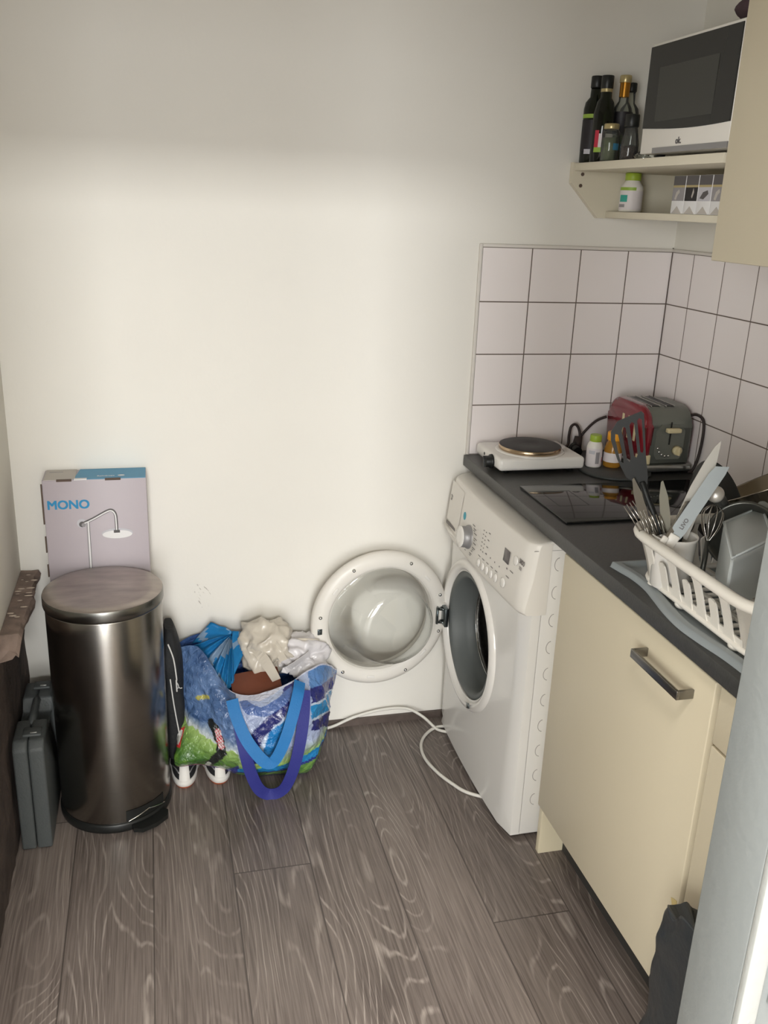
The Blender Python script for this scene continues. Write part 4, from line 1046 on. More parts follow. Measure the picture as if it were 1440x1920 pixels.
def shelf_goods():
    A0, A1 = PI*.9, PI*1.85     # label arc facing the room
    bottle('oil_bottle', -.322, -.045, ZS, [(.027, 0), (.029, .003), (.029, .135), (.026, .152), (.0155, .165), (.0145, .20)], 'olive_glass', 'tall dark olive oil bottle at the shelf\'s far left, against the wall', cap=(.0165, .188, .217),
           rings=[('label_green', .0294, .112, .122, A0, A1, 'label'), ('label_dark', .0293, .03, .108, A0, A1, 'label'), ('ink_light', .0296, .022, .034, 3.6, 4.3, 'small_label')])
    bottle('oil_bottle', -.322, -.105, ZS, [(.026, 0), (.028, .003), (.028, .120), (.022, .148), (.0150, .158), (.0145, .195)], 'olive_glass', 'tall dark bottle with a red and green label, in front of the olive oil bottle', cap=(.0160, .180, .212),
           rings=[('label_white', .0284, .036, .070, 3.9, 5.6, 'label'), ('label_red', .0287, .036, .078, 3.55, 3.95, 'label'), ('label_green', .0288, .024, .036, 3.55, 5.6, 'label'), ('gold', .0150, .172, .180, 0, TAU, 'neck_ring')])
    bottle('vinegar_bottle', -.262, -.088, ZS, [(.026, 0), (.028, .003), (.028, .118), (.024, .138), (.013, .155), (.012, .19)], 'thin_glass', 'clear bottle with gold cap and dark label, behind the herb jar', cap=(.0155, .200, .218), capm='gold',
           rings=[('gold_foil', .0135, .165, .201, 0, TAU, 'neck_foil'), ('label_dark', .0284, .075, .128, 0, TAU, 'label')], fill=[(.0245, .004), (.0245, .07)], fillm='herb')
    bottle('clear_bottle', -.222, -.050, ZS, [(.026, 0), (.028, .003), (.028, .125), (.024, .142), (.0125, .156), (.012, .188)], 'thin_glass', 'clear glass bottle with a small black cap, nearest the microwave at the back', cap=(.0140, .184, .206),
           rings=[('label_dark', .0284, .05, .125, 0, TAU, 'label')])
    bottle('herb_jar', -.324, -.160, ZS, [(.021, 0), (.023, .003), (.023, .070), (.019, .080)], 'thin_glass', 'small square-shouldered herb jar with pale gold lid, at the shelf front', 'jar', cap=(.0195, .078, .092), capm='gold',
           rings=[('label_blue', .0234, .028, .044, 4.6, 5.5, 'label')], fill=[(.020, .003), (.020, .058)], fillm='herb')
    bottle('pepper_grinder', -.297, -.215, ZS, [(.022, 0), (.0235, .004), (.0235, .04), (.018, .07), (.016, .085)], 'thin_glass', 'pepper grinder with black cap and clear glass, beside the microwave', 'grinder', cap=(.0185, .082, .112),
           fill=[(.020, .003), (.020, .036)], fillm='pepper')
    mb = crumple((-.312, -.330, ZS+.009), (.022, .030, .010), 31, .5, 3)
    for v in mb.b.verts: v.co.z = max(v.co.z, ZS+.0003)
    single('film_scrap', mb, 'thin_glass', 'small crumpled clear plastic wrap in front of the microwave corner', 'wrap')
    # lower shelf
    z = 1.6035
    bottle('supplement_bottle', -.205, -.085, z, [(.029, 0), (.031, .003), (.031, .060), (.029, .068), (.020, .080), (.019, .085)], 'white_plastic', 'white supplement bottle with lime green cap on the lower shelf', 'bottle', cap=(.0215, .082, .1015), capm='green_cap',
           rings=[('label_green', .0314, .056, .064, A0, 4.6, 'label'), ('label_white', .0313, .006, .055, A0, A1, 'label'), ('label_teal', .0318, .026, .044, 3.1, 3.9, 'label'), ('ink_mid', .0316, .012, .020, 3.0, 3.7, 'label')], group='goods on the lower shelf')
    names = [('grey hand picture', 'leftmost cigarette pack in the row on the lower shelf'), ('', 'second cigarette pack from the left, with a dark picture, on the lower shelf'),
             ('', 'third cigarette pack from the left, its picture showing a brown shape on white'), ('', 'cigarette pack at the right end of the row, partly hidden by the wall cabinet')]
    for k in range(4):
        y0 = -.358-.0565*k; t = thing('cigarette_pack', names[k][1], 'cigarette pack', (-.228, y0-.0275, z), 'cigarette packs on the lower shelf')
        mb = MB(); mb.box((-.240, y0-.055, z), (-.216, y0, z+.088), .0008); part('box', mb, 'ink_white', t)
        P = lambda o: frame((-.2400-o, y0, z), (0, -1, 0), (0, 0, 1))
        mb = MB(); mb.prism([(.001, .066), (.054, .066), (.054, .0875), (.001, .0875)], .0003, P(0)); part('warning_panel', mb, 'ink_dark', t)
        mb = MB(); mb.prism([(.001, .061), (.054, .061), (.054, .066), (.001, .066)], .0003, P(0)); part('stripe', mb, 'gold', t)
        mb = MB(); mb.mi = (0, 1, 2, 0)[k]; mb.prism([(.001, .030), (.054, .030), (.054, .061), (.001, .061)], .0003, P(0)); mb.mi = 3
        blob = [(.012, .034), (.020, .032), (.026, .044), (.034, .050), (.030, .057), (.018, .050)]
        if k == 2: blob = [(.010, .036), (.026, .034), (.044, .046), (.040, .054), (.022, .050)]
        if k == 1: blob = [(.030, .040), (.034, .036), (.040, .050), (.036, .059)]
        mb.prism(blob, .0004, P(.0003)); part('picture', mb, ['ink_mid', 'label_dark', 'ink_light', 'card_grey' if k != 2 else 'ink_dark'], t)
        mb = MB(); mb.prism([(.006, .001), (.049, .001), (.0275, .018)], .0003, P(0)); part('crest', mb, 'card_grey', t)
shelf_goods()

# ------------------------------------------------------------------ worktop goods
def hotplate():
    t = thing('hotplate', 'white single electric hotplate with dark round plate, at the worktop\'s far end', 'hotplate', (-.455, -.13, HC))
    x0, x1, y0, y1 = -.588, -.330, -.232, -.035
    mb = MB(); v = mb.box((x0, y0, HC+.010), (x1, y1, HC+.046), .010, 3)
    body = part('body', mb, 'white_glossy', t)
    C = Matrix.Translation((-.462, -.138, HC))
    mb = MB(); mb.lathe([(.100, .045), (.100, .0475), (.094, .0495), (.088, .0495)], C, 64, caps=False); part('raised_ring', mb, 'white_glossy', t)
    mb = MB(); mb.lathe([(.086, .046), (.090, .048), (.090, .0595), (.0885, .061)], C, 64, caps=False); part('plate_rim', mb, 'brass', t)
    mb = MB(); mb.lathe([(.0885, .061), (.085, .0625), (.032, .0628), (.028, .0618), (.0001, .0618)], C, 64, caps=False); part('heating_plate', mb, 'iron', t)
    K = frame((x0-.0, -.170, HC+.024), (0, -1, 0), (.0, 0, 1))
    mb = MB(); mb.lathe([(.021, 0), (.020, .006), (.0165, .008), (.0150, .020), (.013, .022)], K, 32); mb.box((-.003, -.016, .010), (.003, .016, .026), .001, M4=K @ Matrix.Rotation(.3, 4, 'Z')); part('knob', mb, 'black', t)
    mb = MB(); mb.cyl((x0-.001, -.108, HC+.030), (x0+.002, -.108, HC+.030), .0045, seg=14); part('indicator_light', mb, 'rubber_dark', t)
    for x in (x0+.03, x1-.03):
        for y in (y0+.03, y1-.03):
            mb = MB(); mb.cyl((x, y, HC), (x, y, HC+.012), .009, seg=12); part('foot', mb, 'black', t)
    mb = MB(); mb.tube(spline([(-.330, -.075, HC+.030), (-.305, -.06, HC+.035), (-.292, -.035, HC+.060), (-.285, -.030, HC+.085), (-.270, -.030, HC+.090), (-.258, -.034, HC+.070), (-.256, -.045, HC+.03)], 8), .0042, 8)
    part('cord', mb, 'cord', t); mb = MB(); mb.tube(spline([(-.300, -.065, HC+.02), (-.285, -.06, HC+.035), (-.27, -.062, HC+.02), (-.285, -.068, HC+.008), (-.30, -.065, HC+.02)], 8), .0075, 8)
    mb.cyl((-.285, -.090, HC+.020), (-.285, -.060, HC+.024), .015, seg=20); part('plug', mb, 'black', t)
hotplate()
def hob():
    mb = MB(); mb.box((-.575, -.645, HC+.0005), (-.070, -.352, HC+.0065), .0015); o = single('induction_hob', mb, 'black_glass', 'flat black glass hob set on the worktop behind the dish rack', 'hob')
    mb = MB(); z = HC+.0067
    for (a, b) in (((-.54, -.41), (-.46, -.41)), ((-.46, -.41), (-.46, -.53)), ((-.46, -.53), (-.54, -.53)), ((-.54, -.53), (-.54, -.41))):
        mb.box((min(a[0], b[0])-.0006, min(a[1], b[1])-.0006, z-.0003), (max(a[0], b[0])+.0006, max(a[1], b[1])+.0006, z+.0001))
    part('zone_marking', mb, 'rubber_dark', o)
    mb = MB(); mb.lathe([(.098, 0), (.102, .001), (.102, .006), (.099, .008), (.02, .008), (.0001, .008)], Matrix.Translation((-.235, -.232, HC)), 64)
    single('round_mat', mb, 'rubber_dark', 'thin round dark mat under the white pill bottle and amber jar', 'mat')
hob()
def toaster():
    x0, x1, y0, y1 = -.178, -.020, -.268, -.048; zb = HC; zt = HC+.190
    t = thing('toaster', 'red and grey two-slot toaster in the tiled corner of the worktop', 'toaster', ((x0+x1)/2, (y0+y1)/2, HC))
    def prof(k, r, zlo):    # (y,z) outline with big rounded top corners
        pts = [(y0+k, zlo), (y0+k, zt-r-k)]
        for i in range(9): a = PI-PI/2*i/8; pts.append((y0+k+r+r*math.cos(a), zt-k-r+r*math.sin(a)))
        for i in range(9): a = PI/2-PI/2*i/8; pts.append((y1-k-r+r*math.cos(a), zt-k-r+r*math.sin(a)))
        pts.append((y1-k, zlo)); return pts
    P = lambda x: frame((x, 0, 0), (0, 1, 0), (0, 0, 1))
    def shell(xa, xb, k0, m_, nm, r=.055, zlo=HC+.030, bev=.012):
        mb = MB(); mb.prism(prof(k0, r, zlo), xb-xa, P(xa), True)
        mb.b.faces.ensure_lookup_table()
        es = [e for e in mb.b.edges if abs(e.verts[0].co.x-e.verts[1].co.x) < 1e-6 and max(e.verts[0].co.z, e.verts[1].co.z) > zlo+.001]
        bmesh.ops.bevel(mb.b, geom=es, offset=bev, segments=3, profile=.5, affect='EDGES')
        for f in mb.b.faces: f.smooth = True
        return part(nm, mb, m_, t)
    shell(x0, x0+.030, 0, 'red', 'side_shell'); shell(x1-.016, x1, .012, 'red', 'side_shell')
    shell(x0+.022, x1-.004, .003, 'toast_metal', 'body', bev=.006)
    mb = MB()
    for xa in (x0+.040, x0+.086): mb.box((xa, y0+.045, zt-.0045), (xa+.022, y1-.040, zt-.0025), .0006)
    part('bread_slot', mb, 'black', t)
    mb = MB()
    for xa in (x0+.036, x0+.0625, x0+.082, x0+.1085): mb.box((xa, y0+.040, zt-.005), (xa+.003, y1-.036, zt-.0005), .001)
    part('slot_rim', mb, 'toast_base', t)
    mb = MB(); mb.box((x0-.004, y0-.012, HC+.006), (x1+.004, y1+.006, HC+.028), .008, 3); part('base', mb, 'toast_base', t)
    mb = MB(); mb.box((x0-.0015, y0-.002, HC+.028), (x0+.031, y0+.030, HC+.055), .003); part('corner_block', mb, 'ivory', t)
    mb = MB(); 
    for y in (-.222, -.185, -.150): mb.box((x0-.001, y, HC+.085), (x0+.002, y+.012, HC+.150), .0008)
    part('side_slot', mb, 'ivory', t)
    # front control plate
    Fr = lambda o: frame((0, y0+.0035-o, 0), (1, 0, 0), (0, 0, 1))
    xc = (x0+x1)/2+.006
    pl = [(xc-.044, HC+.055), (xc-.036, HC+.042), (xc+.036, HC+.042), (xc+.046, HC+.055), (xc+.046, HC+.125), (xc+.030, HC+.142), (xc-.030, HC+.142), (xc-.046, HC+.125)]
    mb = MB(); mb.prism(pl, .003, Fr(0)); part('control_plate', mb, 'toast_metal', t)
    mb = MB(); mb.box((xc-.003, y0-.0012, HC+.085), (xc+.001, y0+.001, HC+.150)); part('lever_slot', mb, 'black', t)
    mb = MB(); mb.box((xc-.021, y0-.022, HC+.122), (xc+.022, y0-.003, HC+.135), .004, 3); part('lever', mb, 'ivory', t)
    mb = MB(); mb.lathe([(.014, 0), (.013, .012), (.010, .014)], frame((xc+.024, y0, HC+.068), (1, 0, 0), (0, 0, 1)), 20); mb.box((xc+.021, y0-.020, HC+.056), (xc+.027, y0-.012, HC+.080), .001); part('dial', mb, 'ivory', t)
    for k in range(5):
        a = 3.5+.35*k; mb = MB(); mb.cyl((xc+.024+.0, 0, 0), (xc, 0, .001), .001, seg=4) if False else None
        mb.sphere((xc-.006+.034*math.cos(a)*.95, y0-.002, HC+.088+.036*math.sin(a)), .0042, 12, 8); part('button', mb, 'chrome', t)
    mb = MB(); mb.tube(spline([(x1-.006, y0+.03, HC+.160), (x1+.006, y0+.01, HC+.168), (-.012, y0-.024, HC+.160), (-.012, y0-.034, HC+.12), (-.016, y0-.034, HC+.06), (-.024, y0-.030, HC+.02), (-.03, y0-.02, HC+.006)], 8), .0042, 8); part('cord', mb, 'cord', t); mb = MB()
    mb.tube(spline([(-.175, -.038, HC+.115), (-.205, -.030, HC+.10), (-.24, -.028, HC+.065), (-.262, -.03, HC+.03), (-.275, -.035, HC+.006)], 8), .0042, 8)
    mb.cyl((-.262, -.040, HC+.055), (-.270, -.045, HC+.004), .012, .016, seg=16)
    part('cord', mb, 'cord', t)
toaster()
def jars():
    z = HC+.0085
    bottle('pill_bottle', -.287, -.198, z, [(.0205, 0), (.0225, .003), (.0225, .058), (.020, .067), (.015, .074), (.015, .078)], 'white_plastic', 'white pill bottle with a lime green cap, right of the hotplate', cap=(.0165, .074, .093), capm='green_cap',
           rings=[('label_white', .0228, .004, .056, 0, TAU, 'label'), ('ink_mid', .0231, .012, .046, 4.45, 4.95, 'label'), ('ink_light', .0231, .04, .05, 3.5, 4.3, 'label'), ('label_red', .0231, .016, .030, 5.4, 5.9, 'label')], group='goods beside the hotplate')
    bottle('honey_jar', -.232, -.205, z, [(.0235, 0), (.0255, .004), (.0255, .050), (.022, .066), (.016, .078), (.016, .084)], 'amber', 'amber jar with an orange cap, behind the black slotted spatula', 'jar', cap=(.0205, .078, .101), capm='orange_cap',
           rings=[('label_white', .0259, .016, .043, 0, TAU, 'label')], group='goods beside the hotplate')
jars()

# ------------------------------------------------------------------ dish rack and what it holds
def dish_tray():
    mb = MB()
    fx = spline([(-.596, -.905, 0), (-.590, -.94, 0), (-.584, -.98, 0), (-.585, -1.03, 0), (-.594, -1.08, 0), (-.606, -1.14, 0), (-.612, -1.20, 0), (-.608, -1.26, 0), (-.600, -1.32, 0), (-.598, -1.38, 0), (-.602, -1.46, 0)], 8)
    N = len(fx)-1; X1 = -.12
    def f(u, v):
        i = min(N, int(round(u*N))); p = fx[i]; x = p.x+(X1-p.x)*v; y = p.y
        e = min(v*.48, (1-v)*.48, u*.55, (1-u)*.55)
        if e < .004: z = .0006+.0114*e/.004
        elif e < .020: z = .012
        elif e < .030: z = .012-.009*(e-.020)/.010
        else: z = .003
        return V((x, y, HC+z))
    mb.grid(f, N, 120)
    single('drip_tray', mb, 'tray', 'grey plastic drip tray with wavy rim under the white dish rack', 'tray')
dish_tray()
def dish_rack():
    t = thing('dish_rack', 'white plastic dish rack with slotted sides on the grey tray', 'dish rack', (-.42, -1.22, HC+.004))
    zb, zt = HC+.012, HC+.112
    X0, X1, Y0, Y1 = -.570, -.20, -.975, -1.378   # base rectangle
    r = .055; fl = .030
    def loop(k, z, n=6):
        """rounded rectangle, k outward offset"""
        x0, x1, y0, y1 = X0-k, X1+k, Y0+k, Y1-k; rr = r+k; pts = []
        for (cx, cy, a0) in ((x0+rr, y0-rr, PI/2), (x0+rr, y1+rr, PI), (x1-rr, y1+rr, 1.5*PI), (x1-rr, y0-rr, 0)):
            for i in range(n+1): a = a0+PI/2*i/n; pts.append(V((cx+rr*math.cos(a), cy+rr*math.sin(a), z)))
        return pts
    mb = MB(); mb.tube(loop(fl, zt), .0105, 12, True); part('rim', mb, 'rack', t)
    # base grid
    mb = MB(); mb.tube(loop(0, zb+.006), .006, 8, True)
    for k in range(12):
        y = Y0-.05-.026*k; mb.box((X0, y-.004, zb), (X1, y+.004, zb+.006), .001)
    for x in (-.50, -.42, -.34, -.27): mb.box((x-.005, Y1, zb), (x+.005, Y0, zb+.007), .001)
    part('base_grid', mb, 'rack', t)
    # side walls
    def wallpt(x, y, nx, ny, h):
        k = fl*h**1.3; return V((x+nx*k, y+ny*k, zb+.004+(zt-zb-.006)*h))
    def strip(p, n, tdir, ws, h0, h1, th=.0035, seg=10):
        """upright bar with width profile ws(h)"""
        R = []
        for i in range(seg+1):
            h = h0+(h1-h0)*i/seg; c = wallpt(p[0], p[1], n[0], n[1], h); w_ = ws(i/seg)/2
            tv = V((*tdir, 0)); nv = V((*n, 0))
            R.append([mb.b.verts.new(c+sx*w_*tv+sz*th/2*nv) for sx, sz in ((-1,-1),(1,-1),(1,1),(-1,1))])
        for a, b in zip(R, R[1:]):
            for k in range(4): mb._f([a[k], a[(k+1) % 4], b[(k+1) % 4], b[k]])
        mb._f(list(reversed(R[0]))); mb._f(R[-1])
    pillar = lambda h: .023+.022*max(0, (h-.78)/.22)**1.5+.016*max(0, (.25-h)/.25)
    tongue = lambda h: .022*math.sqrt(max(.02, 1-max(0, (h-.86)/.14)**2))
    for name, xs, n, td in (('long', X0, (-1, 0), (0, 1)), ('long', X1, (1, 0), (0, 1))):
        mb = MB()
        ys = [-1.040, -1.123, -1.207, -1.290]
        for y in ys:
            if y > Y1+.03: strip((xs, y), n, td, pillar, 0, 1)
        for y in (-1.082, -1.165, -1.249): strip((xs, y), n, td, tongue, 0, .68, seg=16)
        # solid lower band
        a = [wallpt(xs, Y0-.05, n[0], n[1], h) for h in (0, .10, .22)]; b = [wallpt(xs, Y1+.05, n[0], n[1], h) for h in (0, .10, .22)]
        for i in range(2):
            vs = [mb.b.verts.new(p+V((0, 0, 0))) for p in (a[i], b[i], b[i+1], a[i+1])]; mb._f(vs)
            vs = [mb.b.verts.new(p+V((-.003*n[0], 0, 0))) for p in (a[i], b[i], b[i+1], a[i+1])]; mb._f(vs)
        part('slotted_side', mb, 'rack', t)
    for yv, n in ((Y0, (0, 1)), (Y1, (0, -1))):
        mb = MB()
        for k in range(5): strip((X0+.065+.06*k, yv), n, (1, 0), pillar, 0, 1)
        for k in range(4): strip((X0+.095+.06*k, yv), n, (1, 0), tongue, 0, .66, seg=14)
        part('slotted_end', mb, 'rack', t)
    # solid rounded corners
    lp = [loop(fl*h**1.3, zb+.004+(zt-zb-.006)*h) for h in [i/8 for i in range(9)]]
    nn = 7
    for q in range(4):
        mb = MB(); idx = list(range(q*nn, q*nn+nn))
        g = [[mb.b.verts.new(l[i]) for i in idx] for l in lp]
        for a, b in zip(g, g[1:]):
            for k in range(nn-1): mb._f([a[k], a[k+1], b[k+1], b[k]], True)
        bmesh.ops.solidify(mb.b, geom=mb.b.faces[:], thickness=.003); part('corner', mb, 'rack', t)
    for y in (-1.03, -1.13, -1.30):
        mb = MB(); mb.sphere((X0+.004, y, HC+.013), .011, 12, 8, (1, 1.2, .8)); part('foot', mb, 'rack', t)
    # cutlery cup
    C = Matrix.Translation((-.552, -1.052, HC+.014)) @ Matrix.Rotation(.5, 4, 'Z') @ Matrix.Diagonal((1.12, .86, 1, 1))
    C = Matrix.Translation((-.545, -1.050, HC+.016)) @ Matrix.Diagonal((1.0, .95, 1, 1))
    mb = MB(); mb.lathe([(.0001, 0), (.034, 0), (.037, .003), (.0415, .098), (.0440, .104), (.0425, .106), (.0395, .100), (.035, .006), (.0001, .004)], C, 48, caps=False)
    single('cutlery_cup', mb, 'white_glossy', 'white round plastic cutlery cup in the dish rack\'s front corner', 'cup')
dish_rack()

def blade(name, base, tip, w, m_, label, cat, prof, group='cutlery in the drying cup', th=.0015, facing=(-.35, -.9, .25), hl=.11, hm='black', hw=.02, txt=None):
    """flat blade whose face looks along 'facing'; base sits in the cup, handle goes down"""
    base, tip = V(base), V(tip); d = (tip-base); L = d.length; d.normalize(); n = V(facing); s_ = d.cross(n).normalized()
    t = thing(name, label, cat, base-d*hl, group)
    F = frame(base, s_, d)
    mb = MB(); pts = [(x*w, y*L) for x, y in prof]; mb.prism(pts, th, F); b = part('blade', mb, m_, t)
    mb = MB(); mb.box((-hw/2, -hl, -.003), (hw/2, .004, .005), .002, M4=F); part('handle', mb, hm, t)
    if txt:
        mb = MB(); add_text(mb, txt, .0105, F @ Matrix.Translation((w*.18, .018, th+.0003)) @ Matrix.Rotation(-PI/2+PI, 4, 'Z'), .0003); part('lettering', mb, 'ink_dark', b)
    return t
def fork(base, tip, label, facing=(-.35, -.85, .4), spread=.024):
    base, tip = V(base), V(tip); d = (tip-base); L = d.length; d.normalize(); s_ = d.cross(V(facing)).normalized(); F = frame(base, s_, d)
    t = thing('fork', label, 'fork', base-d*.07, 'forks in the drying cup')
    mb = MB(); mb.prism([(-.0035, -.07), (.0035, -.07), (.003, -.01), (spread*.45, L*.30), (spread*.5, L*.42), (-spread*.5, L*.42), (-spread*.45, L*.30), (-.003, -.01)], .0022, F)
    part('handle', mb, 'steel', t)
    for k in range(4):
        x = -spread*.42+spread*.28*k
        mb = MB(); mb.tube([F @ V((x, L*.40, .001)), F @ V((x, L*.75, .003)), F @ V((x*.95, L, .000))], lambda u: .0016-.0007*u, 6); part('tine', mb, 'steel', t)
def spoon(bowl, end, label, r=.019, name='spoon'):
    bowl, end = V(bowl), V(end); d = (bowl-end).normalized(); s_ = d.cross(V((-.4, -.8, .4))).normalized(); F = frame(bowl, s_, d)
    t = thing(name, label, 'spoon', end, 'spoons in the dish rack')
    mb = MB()
    for sg in (0, -.0012):
        mb.lathe([(.0001+r*math.sin(a), sg-r*.35*math.cos(a)) for a in [PI/2*k/7 for k in range(8)]], F @ Matrix.Diagonal((.8, 1.25, 1, 1)), 28, caps=False)
    part('bowl', mb, 'steel_dark', t)
    mb = MB(); mb.tube([F @ V((0, -r*1.15, 0)), F @ V((0, -r*2.2, .004)), end], lambda u: .0022+.0018*u, 8); part('handle', mb, 'steel', t)
def cutlery():
    chef = [(-.5, 0), (.5, 0), (.52, .45), (.48, .62), (.36, .80), (.16, 1.0), (-.02, .93), (-.22, .76), (-.40, .5)]
    blade('chef_knife', (-.542, -1.052, 1.015), (-.487, -1.052, 1.206), .036, 'blade', 'wide pale-bladed chef knife, tallest blade standing in the cutlery cup', 'knife', chef, hl=.055)
    brd = [(-.42, 0), (.42, 0), (.5, .10), (.5, .90), (.42, 1.0), (-.38, .93), (-.5, .82), (-.5, .1)]
    blade('bread_knife', (-.566, -1.078, 1.026), (-.490, -1.085, 1.168), .026, 'blade_grey', 'grey-bladed bread knife with lettering, leaning right in the cutlery cup', 'knife', brd, hm='white_plastic', hl=.022, txt='LIVO', facing=(-.4, -.85, .35))
    tb = [(-.35, 0), (.35, 0), (.5, .35), (.45, .7), (.12, 1.0), (-.1, .98), (-.4, .7), (-.5, .3)]
    blade('table_knife', (-.590, -1.020, 1.022), (-.618, -.990, 1.117), .018, 'steel', 'table knife at the far left of the cutlery cup, behind the forks', 'knife', tb, hm='steel', hw=.010, hl=.09)
    blade('table_knife', (-.562, -1.045, 1.020), (-.573, -1.020, 1.119), .019, 'dull_blade', 'rounded table knife standing upright in the middle of the cutlery cup', 'knife', tb, hm='steel', hw=.010, hl=.09, facing=(-.5, -.85, .1))
    par = [(-.5, 0), (.5, 0), (.5, .5), (.2, 1.0)]+[(-.5+.02*k+(.1 if k % 2 else 0), .9-.9*k/16) for k in range(16)]
    blade('steak_knife', (-.583, -1.074, 1.022), (-.536, -1.066, 1.094), .014, 'steel', 'small serrated knife in front of the chef knife in the cup', 'knife', par, hm='white_plastic', hw=.012, hl=.025)
    fork((-.577, -1.035, .992), (-.622, -.992, 1.066), 'fork leaning out at the far left of the cutlery cup')
    fork((-.574, -1.045, .990), (-.602, -1.020, 1.057), 'middle fork of the three in the cutlery cup')
    fork((-.567, -1.056, .993), (-.587, -1.032, 1.055), 'fork nearest the knives in the cutlery cup', facing=(-.5, -.8, .3))
    spoon((-.522, -1.050, 1.036), (-.545, -1.05, .95), 'spoon with its bowl up at the right rim of the cutlery cup', .014)
    spoon((-.512, -1.030, 1.050), (-.540, -1.045, .95), 'spoon standing behind the chef knife in the cup', .014)
    # slotted spatula
    t = thing('spatula', 'black slotted nylon spatula standing in the cutlery cup', 'spatula', (-.57, -1.045, .93), 'cutlery in the drying cup')
    P0 = V((-.598, -.990, 1.112)); up = (V((-.632, -.972, 1.24))-P0).normalized(); fc = V((-.5, -.85, .15)); sx = up.cross(fc).normalized(); F = frame(P0, sx, up)
    # outline: local x across, y up
    O = [(-.010, -.012), (.008, -.012), (.012, .004), (.016, .05), (.026, .128), (.022, .134), (-.024, .124), (-.040, .106), (-.043, .09), (-.038, .05), (-.028, .012), (-.016, 0)]
    S = [[(-.033, .046), (-.028, .040), (-.026, .050), (-.028, .098), (-.0325, .100), (-.035, .09)], [(-.020, .046), (-.016, .040), (-.013, .048), (-.012, .108), (-.016, .111), (-.020, .104)],
         [(-.006, .050), (-.002, .046), (.001, .052), (.005, .114), (.001, .117), (-.004, .112)], [(.007, .056), (.0105, .053), (.013, .058), (.020, .118), (.016, .122), (.0115, .118)]]
    mb = MB(); bm = mb.b
    for zz in (0, .0022):
        es = []
        for lp_ in [O]+S:
            vs = [bm.verts.new((x, y, zz)) for x, y in lp_]
            es += [bm.edges.new((vs[i], vs[(i+1) % len(vs)])) for i in range(len(vs))]
        bmesh.ops.triangle_fill(bm, use_beauty=True, edges=es)
    bm.verts.ensure_lookup_table(); n = len(bm.verts)//2; k = 0
    for lp_ in [O]+S:
        L_ = len(lp_)
        for i in range(L_):
            a, b = k+i, k+(i+1) % L_; mb._f([bm.verts[a], bm.verts[b], bm.verts[n+b], bm.verts[n+a]])
        k += L_
    for v in bm.verts: v.co = F @ v.co
    part('slotted_head', mb, 'spat', t)
    mb = MB(); mb.tube(spline([P0+up*-.004, (-.592, -1.005, 1.085), (-.572, -1.035, 1.02), (-.556, -1.052, .94)], 6), .0065, 8); part('handle', mb, 'spat', t)
cutlery()

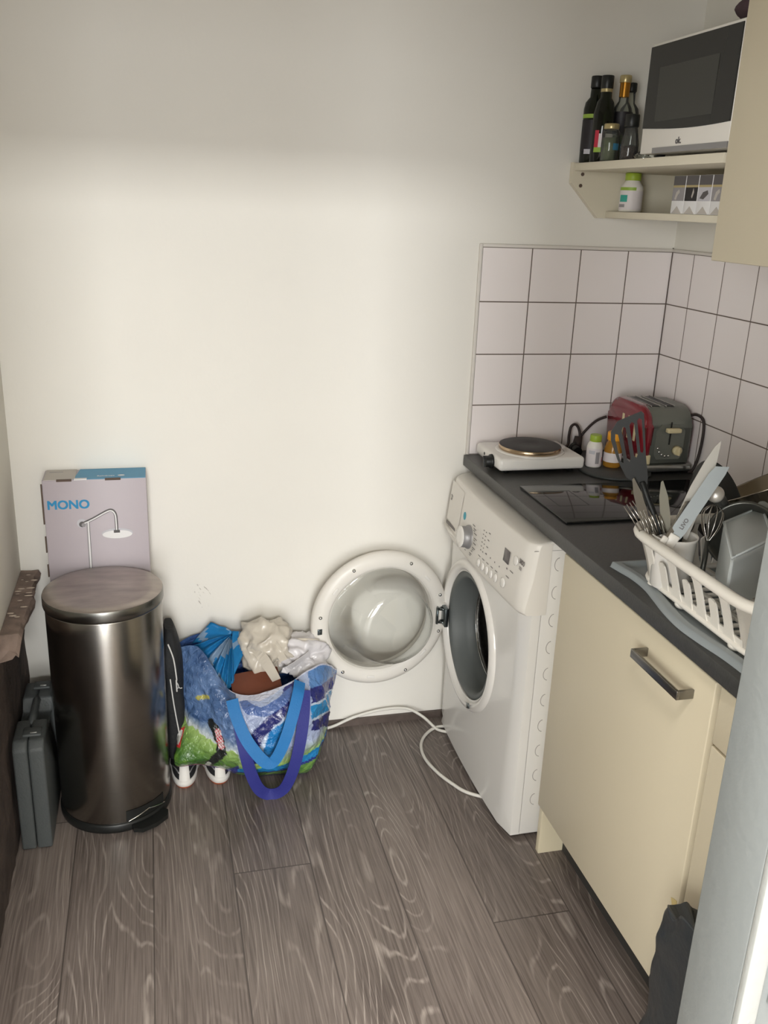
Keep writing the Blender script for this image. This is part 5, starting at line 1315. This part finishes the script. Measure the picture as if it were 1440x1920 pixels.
def pans():
    # saucepan at the back of the rack, its riveted handle pointing at the room
    T = Matrix.Translation((-.228, -.950, 1.012)) @ Matrix.Rotation(-.42, 4, 'X') @ Matrix.Rotation(-.34, 4, 'Y')
    t = thing('saucepan', 'stainless steel saucepan behind the knives, its round-ended handle toward the cup', 'saucepan', (-.235, -.985, .93))
    mb = MB(); mb.lathe([(.0001, 0), (.110, 0), (.116, .006), (.118, .074), (.122, .076), (.120, .078), (.1155, .074), (.112, .008), (.0001, .004)], T, 64, caps=False); part('pan_body', mb, 'pan_steel', t)
    mb = MB(); mb.box((-.128, -.020, .046), (-.112, .020, .066), .002, M4=T); br = part('handle_bracket', mb, 'toast_metal', t)
    for y in (-.012, .012):
        mb = MB(); mb.sphere(T @ V((-.129, y, .057)), .0045, 12, 8); part('rivet', mb, 'chrome', br)
    mb = MB(); a = T @ V((-.124, 0, .056)); b = V((-.474, -1.052, 1.098))
    mb.tube([a, a.lerp(b, .35), a.lerp(b, .97)], lambda u: .0105+.0030*u, 16); h = part('handle', mb, 'fobgrey', t)
    mb = MB(); d = (b-a).normalized(); mb.lathe([(.0130, -.004), (.0155, 0), (.0165, .006), (.0145, .012), (.008, .0165), (.0001, .0175)], frame(b-d*.006, d.cross(V((0, 0, 1))), -d.cross(V((0, 0, 1))).cross(d)), 28, caps=False)
    part('handle_end', mb, 'satin', t, label='rounded steel end of the handle')
    # black frying pan standing on edge behind
    T = Matrix.Translation((-.352, -.858, 1.000)) @ Matrix.Rotation(1.38, 4, 'Y') @ Matrix.Diagonal((1.27, 1.27, 1.1, 1))
    t = thing('frying_pan', 'black frying pan standing behind the knives and steel saucepan handle', 'pan', (-.352, -.858, HC))
    mb = MB(); mb.lathe([(.0001, 0), (.060, 0), (.078, .020), (.080, .021), (.0765, .0215), (.058, .003), (.0001, .003)], T, 56, caps=False); part('pan_body', mb, 'pan_black', t)
    # black whisk and dark bowl filling the middle of the rack
    t = thing('mixing_bowl', 'dark metal bowl tipped on its side in the dish rack behind the cutlery', 'bowl', (-.43, -1.14, .93))
    T = Matrix.Translation((-.385, -1.050, .995)) @ Matrix.Rotation(-.9, 4, 'Y') @ Matrix.Rotation(.5, 4, 'X')
    mb = MB(); mb.lathe([(.0001, 0), (.03, .001), (.055, .018), (.066, .045), (.069, .046), (.0675, .048), (.063, .046), (.052, .020), (.028, .004), (.0001, .003)], T, 48, caps=False); part('bowl', mb, mat('dark_steel', rgb(92, 92, 88), .3, .8), t)
    t = thing('whisk', 'wire whisk lying across the dish rack beside the frosted tub', 'whisk', (-.48, -1.11, .93))
    a = V((-.485, -1.065, .930)); b = V((-.462, -1.035, .992)); 
    mb = MB(); mb.tube([a, b], .005, 10); part('handle', mb, 'fobgrey', t)
    d = (b-a).normalized(); s1 = d.cross(V((0, 1, 0))).normalized(); s2 = d.cross(s1)
    for k in range(5):
        ang = PI*k/5; sd = s1*math.cos(ang)+s2*math.sin(ang)
        pts = [b+d*(.042*(1-math.cos(q))/1.0)*1.0+sd*(.024*math.sin(q*1.0)) for q in [PI*i/10 for i in range(11)]]
        L1 = spline([b, b+d*.03+sd*.016, b+d*.062+sd*.020, b+d*.078, b+d*.062-sd*.020, b+d*.03-sd*.016, b], 5)
        mb = MB(); mb.tube(L1, .0011, 5); part('wire_loop', mb, 'steel', t)
    # frosted tub
    t = thing('plastic_tub', 'frosted translucent plastic tub lying upside down in the dish rack', 'tub', (-.42, -1.24, HC+.02))
    A = V((-.482, -1.100, 1.058)); X = V((.87, .50, .0)).normalized(); Y = V((-.50, -.87, 0)).normalized(); Z = X.cross(Y).normalized()
    if Z.z < 0: Z = -Z
    Fm = Matrix.Identity(4)
    for i in range(3): Fm[i][0] = X[i]; Fm[i][1] = Y[i]; Fm[i][2] = Z[i]; Fm[i][3] = A[i]
    mb = MB(); W_, L_, H_ = .165, .20, .110
    mb.box((0, 0, -H_), (W_, L_, 0), .010, 3, M4=Fm)
    bmesh.ops.solidify(mb.b, geom=mb.b.faces[:], thickness=.002); tb_ = part('tub_body', mb, 'tub', t)
    mb = MB(); mb.tube([Fm @ V(p) for p in ((.004, .004, -.0), (W_-.004, .004, 0), (W_-.004, L_-.004, 0), (.004, L_-.004, 0))], .0032, 8, True); mb.sphere(Fm @ V((W_+.002, .002, 0)), .011, 14, 8, (1, 1, .8)); part('rim', mb, 'tub', t)
pans()

# ------------------------------------------------------------------ dark bin bag and tape
def bin_bag():
    t = thing('bin_bag', 'dark grey plastic bin bag slumped against the cream drawers, lower right', 'bag', (-.69, -1.50, 0))
    mb = MB()
    def f(u, v):
        a = 2*PI*u; z = .540*v; k = 1-.30*v**3
        c = V((-.668+.008*v-.03*max(0, .35-v), -1.580, z)); rx = .058*k+.13*max(0, .35-v); ry = .195+.05*max(0, .3-v)
        p = V((rx*math.copysign(abs(math.cos(a))**.7, math.cos(a)), ry*math.copysign(abs(math.sin(a))**.75, math.sin(a)), 0))
        q = V((p.x*16, p.y*9, z*7)); d = 1+.16*(1-2*abs(noise.noise(q)))*.5+.08*noise.noise(q*2.7)-.05
        r = c+p*d; r.z += (.030*noise.noise(V((math.cos(a)*2, math.sin(a)*2, 3)))-.085*max(0, math.sin(a))) * v**4
        r.x = min(r.x, -.606); r.y = max(r.y, -1.785); return r
    g = mb.grid(f, 72, 48, True); mb._f(list(reversed(g[0])))
    c = mb.b.verts.new((-.68, -1.53, .45))
    for k in range(72): mb._f([g[-1][k], g[-1][(k+1) % 72], c], True)
    part('body', mb, 'blackbag', t)
    mb = MB(); mb.ribbon([(-.6020, -1.300, .372), (-.6020, -1.308, .376), (-.6020, -1.316, .378)], .022, .0006, (0, .2, 1)); single('tape_scrap', mb, 'tape', 'small yellowish tape scrap stuck on the cabinet door edge by the bin bag', 'tape')
bin_bag()
